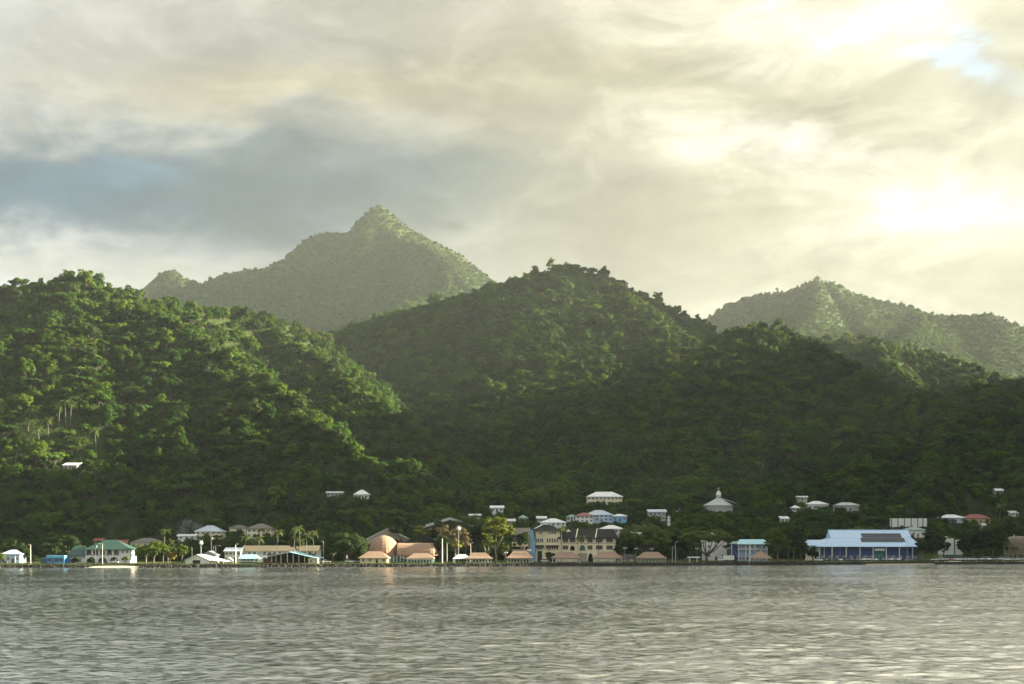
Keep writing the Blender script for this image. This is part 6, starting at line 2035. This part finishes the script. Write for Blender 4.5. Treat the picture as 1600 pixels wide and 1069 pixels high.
# box truck
x, D, m = spot(1134, 15)
tr = link('box_truck', None, loc=(x, D, GZ + 0.23), label='white box truck parked before the spreading rain tree', category='truck')
b = MB(); b.box(-1.2, 4.2, -1.1, 1.1, 0.75, 3.05); b.put('cargo_box', C_WHITE, tr)
b = MB(); extrude(b, [(-3.9, 0.5), (-3.9, 1.1), (-2.7, 1.25), (-2.2, 2.1), (-1.25, 2.1), (-1.25, 0.5)], 1.0, 0.92); b.put('cab', C_WHITE, tr)
b = MB(); b.face([(-2.72, -0.90, 1.28), (-2.72, 0.90, 1.28), (-2.27, 0.86, 2.0), (-2.27, -0.86, 2.0)]); b.box(-2.1, -1.5, -1.02, 1.02, 1.3, 1.9); b.put('window', GLASSC, tr)
b = MB(); b.box(-1.2, 4.2, -0.5, 0.5, 0.45, 0.74); b.put('chassis', C_DARK, tr)
mw = car_meshes('suv', 'white')[3]
for ax in (-2.8, 2.6):
    for sy in (-1, 1):
        o = link('wheel', mw, tr, (ax, sy * 0.92, 0.42)); o.scale = (1.35, 1.2, 1.35)
# white shelter roof on posts beside the pickup
x, D, m = spot(1084, 14)
sh = link('white_shelter', None, loc=(x, D, GZ), label='long white flat roof on posts beside the dark pickup', category='shelter')
b = MB(); b.box(-3.2, 3.2, -1.0, 1.0, 2.05, 2.75); b.put('roof', C_WHITE, sh)
for xx in (-2.2, 1.6):
    b = MB(); b.slab([(xx - 0.2, -0.3, 2.04), (xx + 0.3, -0.3, 2.04), (xx + 0.3, 0.3, 2.04), (xx - 0.2, 0.3, 2.04)], 2.5); b.put('post', C_WHITE, sh)

# a few rocks awash where the sea wall steps back
x, D, m = spot(1132, -3)
b = MB()
rr_ = random.Random(4)
for k in range(14):
    b.ball(rr_.uniform(-4.5, 5.5), rr_.uniform(-1.5, 1.5), 0.05, rr_.uniform(0.3, 0.75), sz=0.6, n=6)
o = link('shore_rocks', b.mesh('shore_rocks', ROCK), loc=(x, D, 0), kind='stuff', label='dark rocks awash before the box truck')

# ------------------------------------------------------------------ smoke
sm = bpy.data.materials.new('smoke')
sm.use_nodes = True
g = NT(sm.node_tree)
g.n.clear()
so = g.node('ShaderNodeOutputMaterial')
sv = g.node('ShaderNodeVolumePrincipled')
sv.inputs['Color'].default_value = (0.85, 0.9, 0.92, 1)
tco = g.node('ShaderNodeTexCoord').outputs['Object']
nz_ = g.noise(tco, 0.35, 4, 0.65, dist=0.6)
g.put(sv.inputs['Density'], g.m('MULTIPLY', g.m('SUBTRACT', nz_, 0.36, clamp=True), 0.32))
g.l.new(sv.outputs[0], so.inputs['Volume'])
D = hit(288, 842) - 6
p = at(280, 838, D)
b = MB()
for cx2, cz2, r2 in ((0, 1.5, 2.2), (2.6, 4.0, 3.0), (4.5, 7.2, 3.2), (8.4, 5.2, 3.0), (11.5, 4.6, 2.4)):
    b.ball(cx2, 0, cz2, r2, sz=0.95, n=12)
link('smoke', b.mesh('smoke', sm), loc=(p.x, D, p.z), kind='stuff', label='thin bluish smoke drifting from the trees near the gable house')

# ------------------------------------------------------------------ the air: one closed box of even haze round everything
hz = bpy.data.materials.new('haze')
hz.use_nodes = True
g = NT(hz.node_tree)
g.n.clear()
ho = g.node('ShaderNodeOutputMaterial')
hv = g.node('ShaderNodeVolumePrincipled')
hv.inputs['Color'].default_value = (0.90, 0.97, 0.93, 1)
hv.inputs['Density'].default_value = 0.00007
hv.inputs['Anisotropy'].default_value = 0.5
g.l.new(hv.outputs[0], ho.inputs['Volume'])
x0, x1, y0, y1, z0, z1 = -1500, 2000, -700, 4000, -6, 640
hb = [(x0, y0, z0), (x1, y0, z0), (x1, y1, z0), (x0, y1, z0), (x0, y0, z1), (x1, y0, z1), (x1, y1, z1), (x0, y1, z1)]
me = bpy.data.meshes.new('haze')
me.from_pydata(hb, [], [(0, 3, 2, 1), (4, 5, 6, 7), (0, 1, 5, 4), (1, 2, 6, 5), (2, 3, 7, 6), (3, 0, 4, 7)])
me.materials.append(hz)
link('haze', me, kind='stuff', label='pale sunlit haze hanging between the hills')
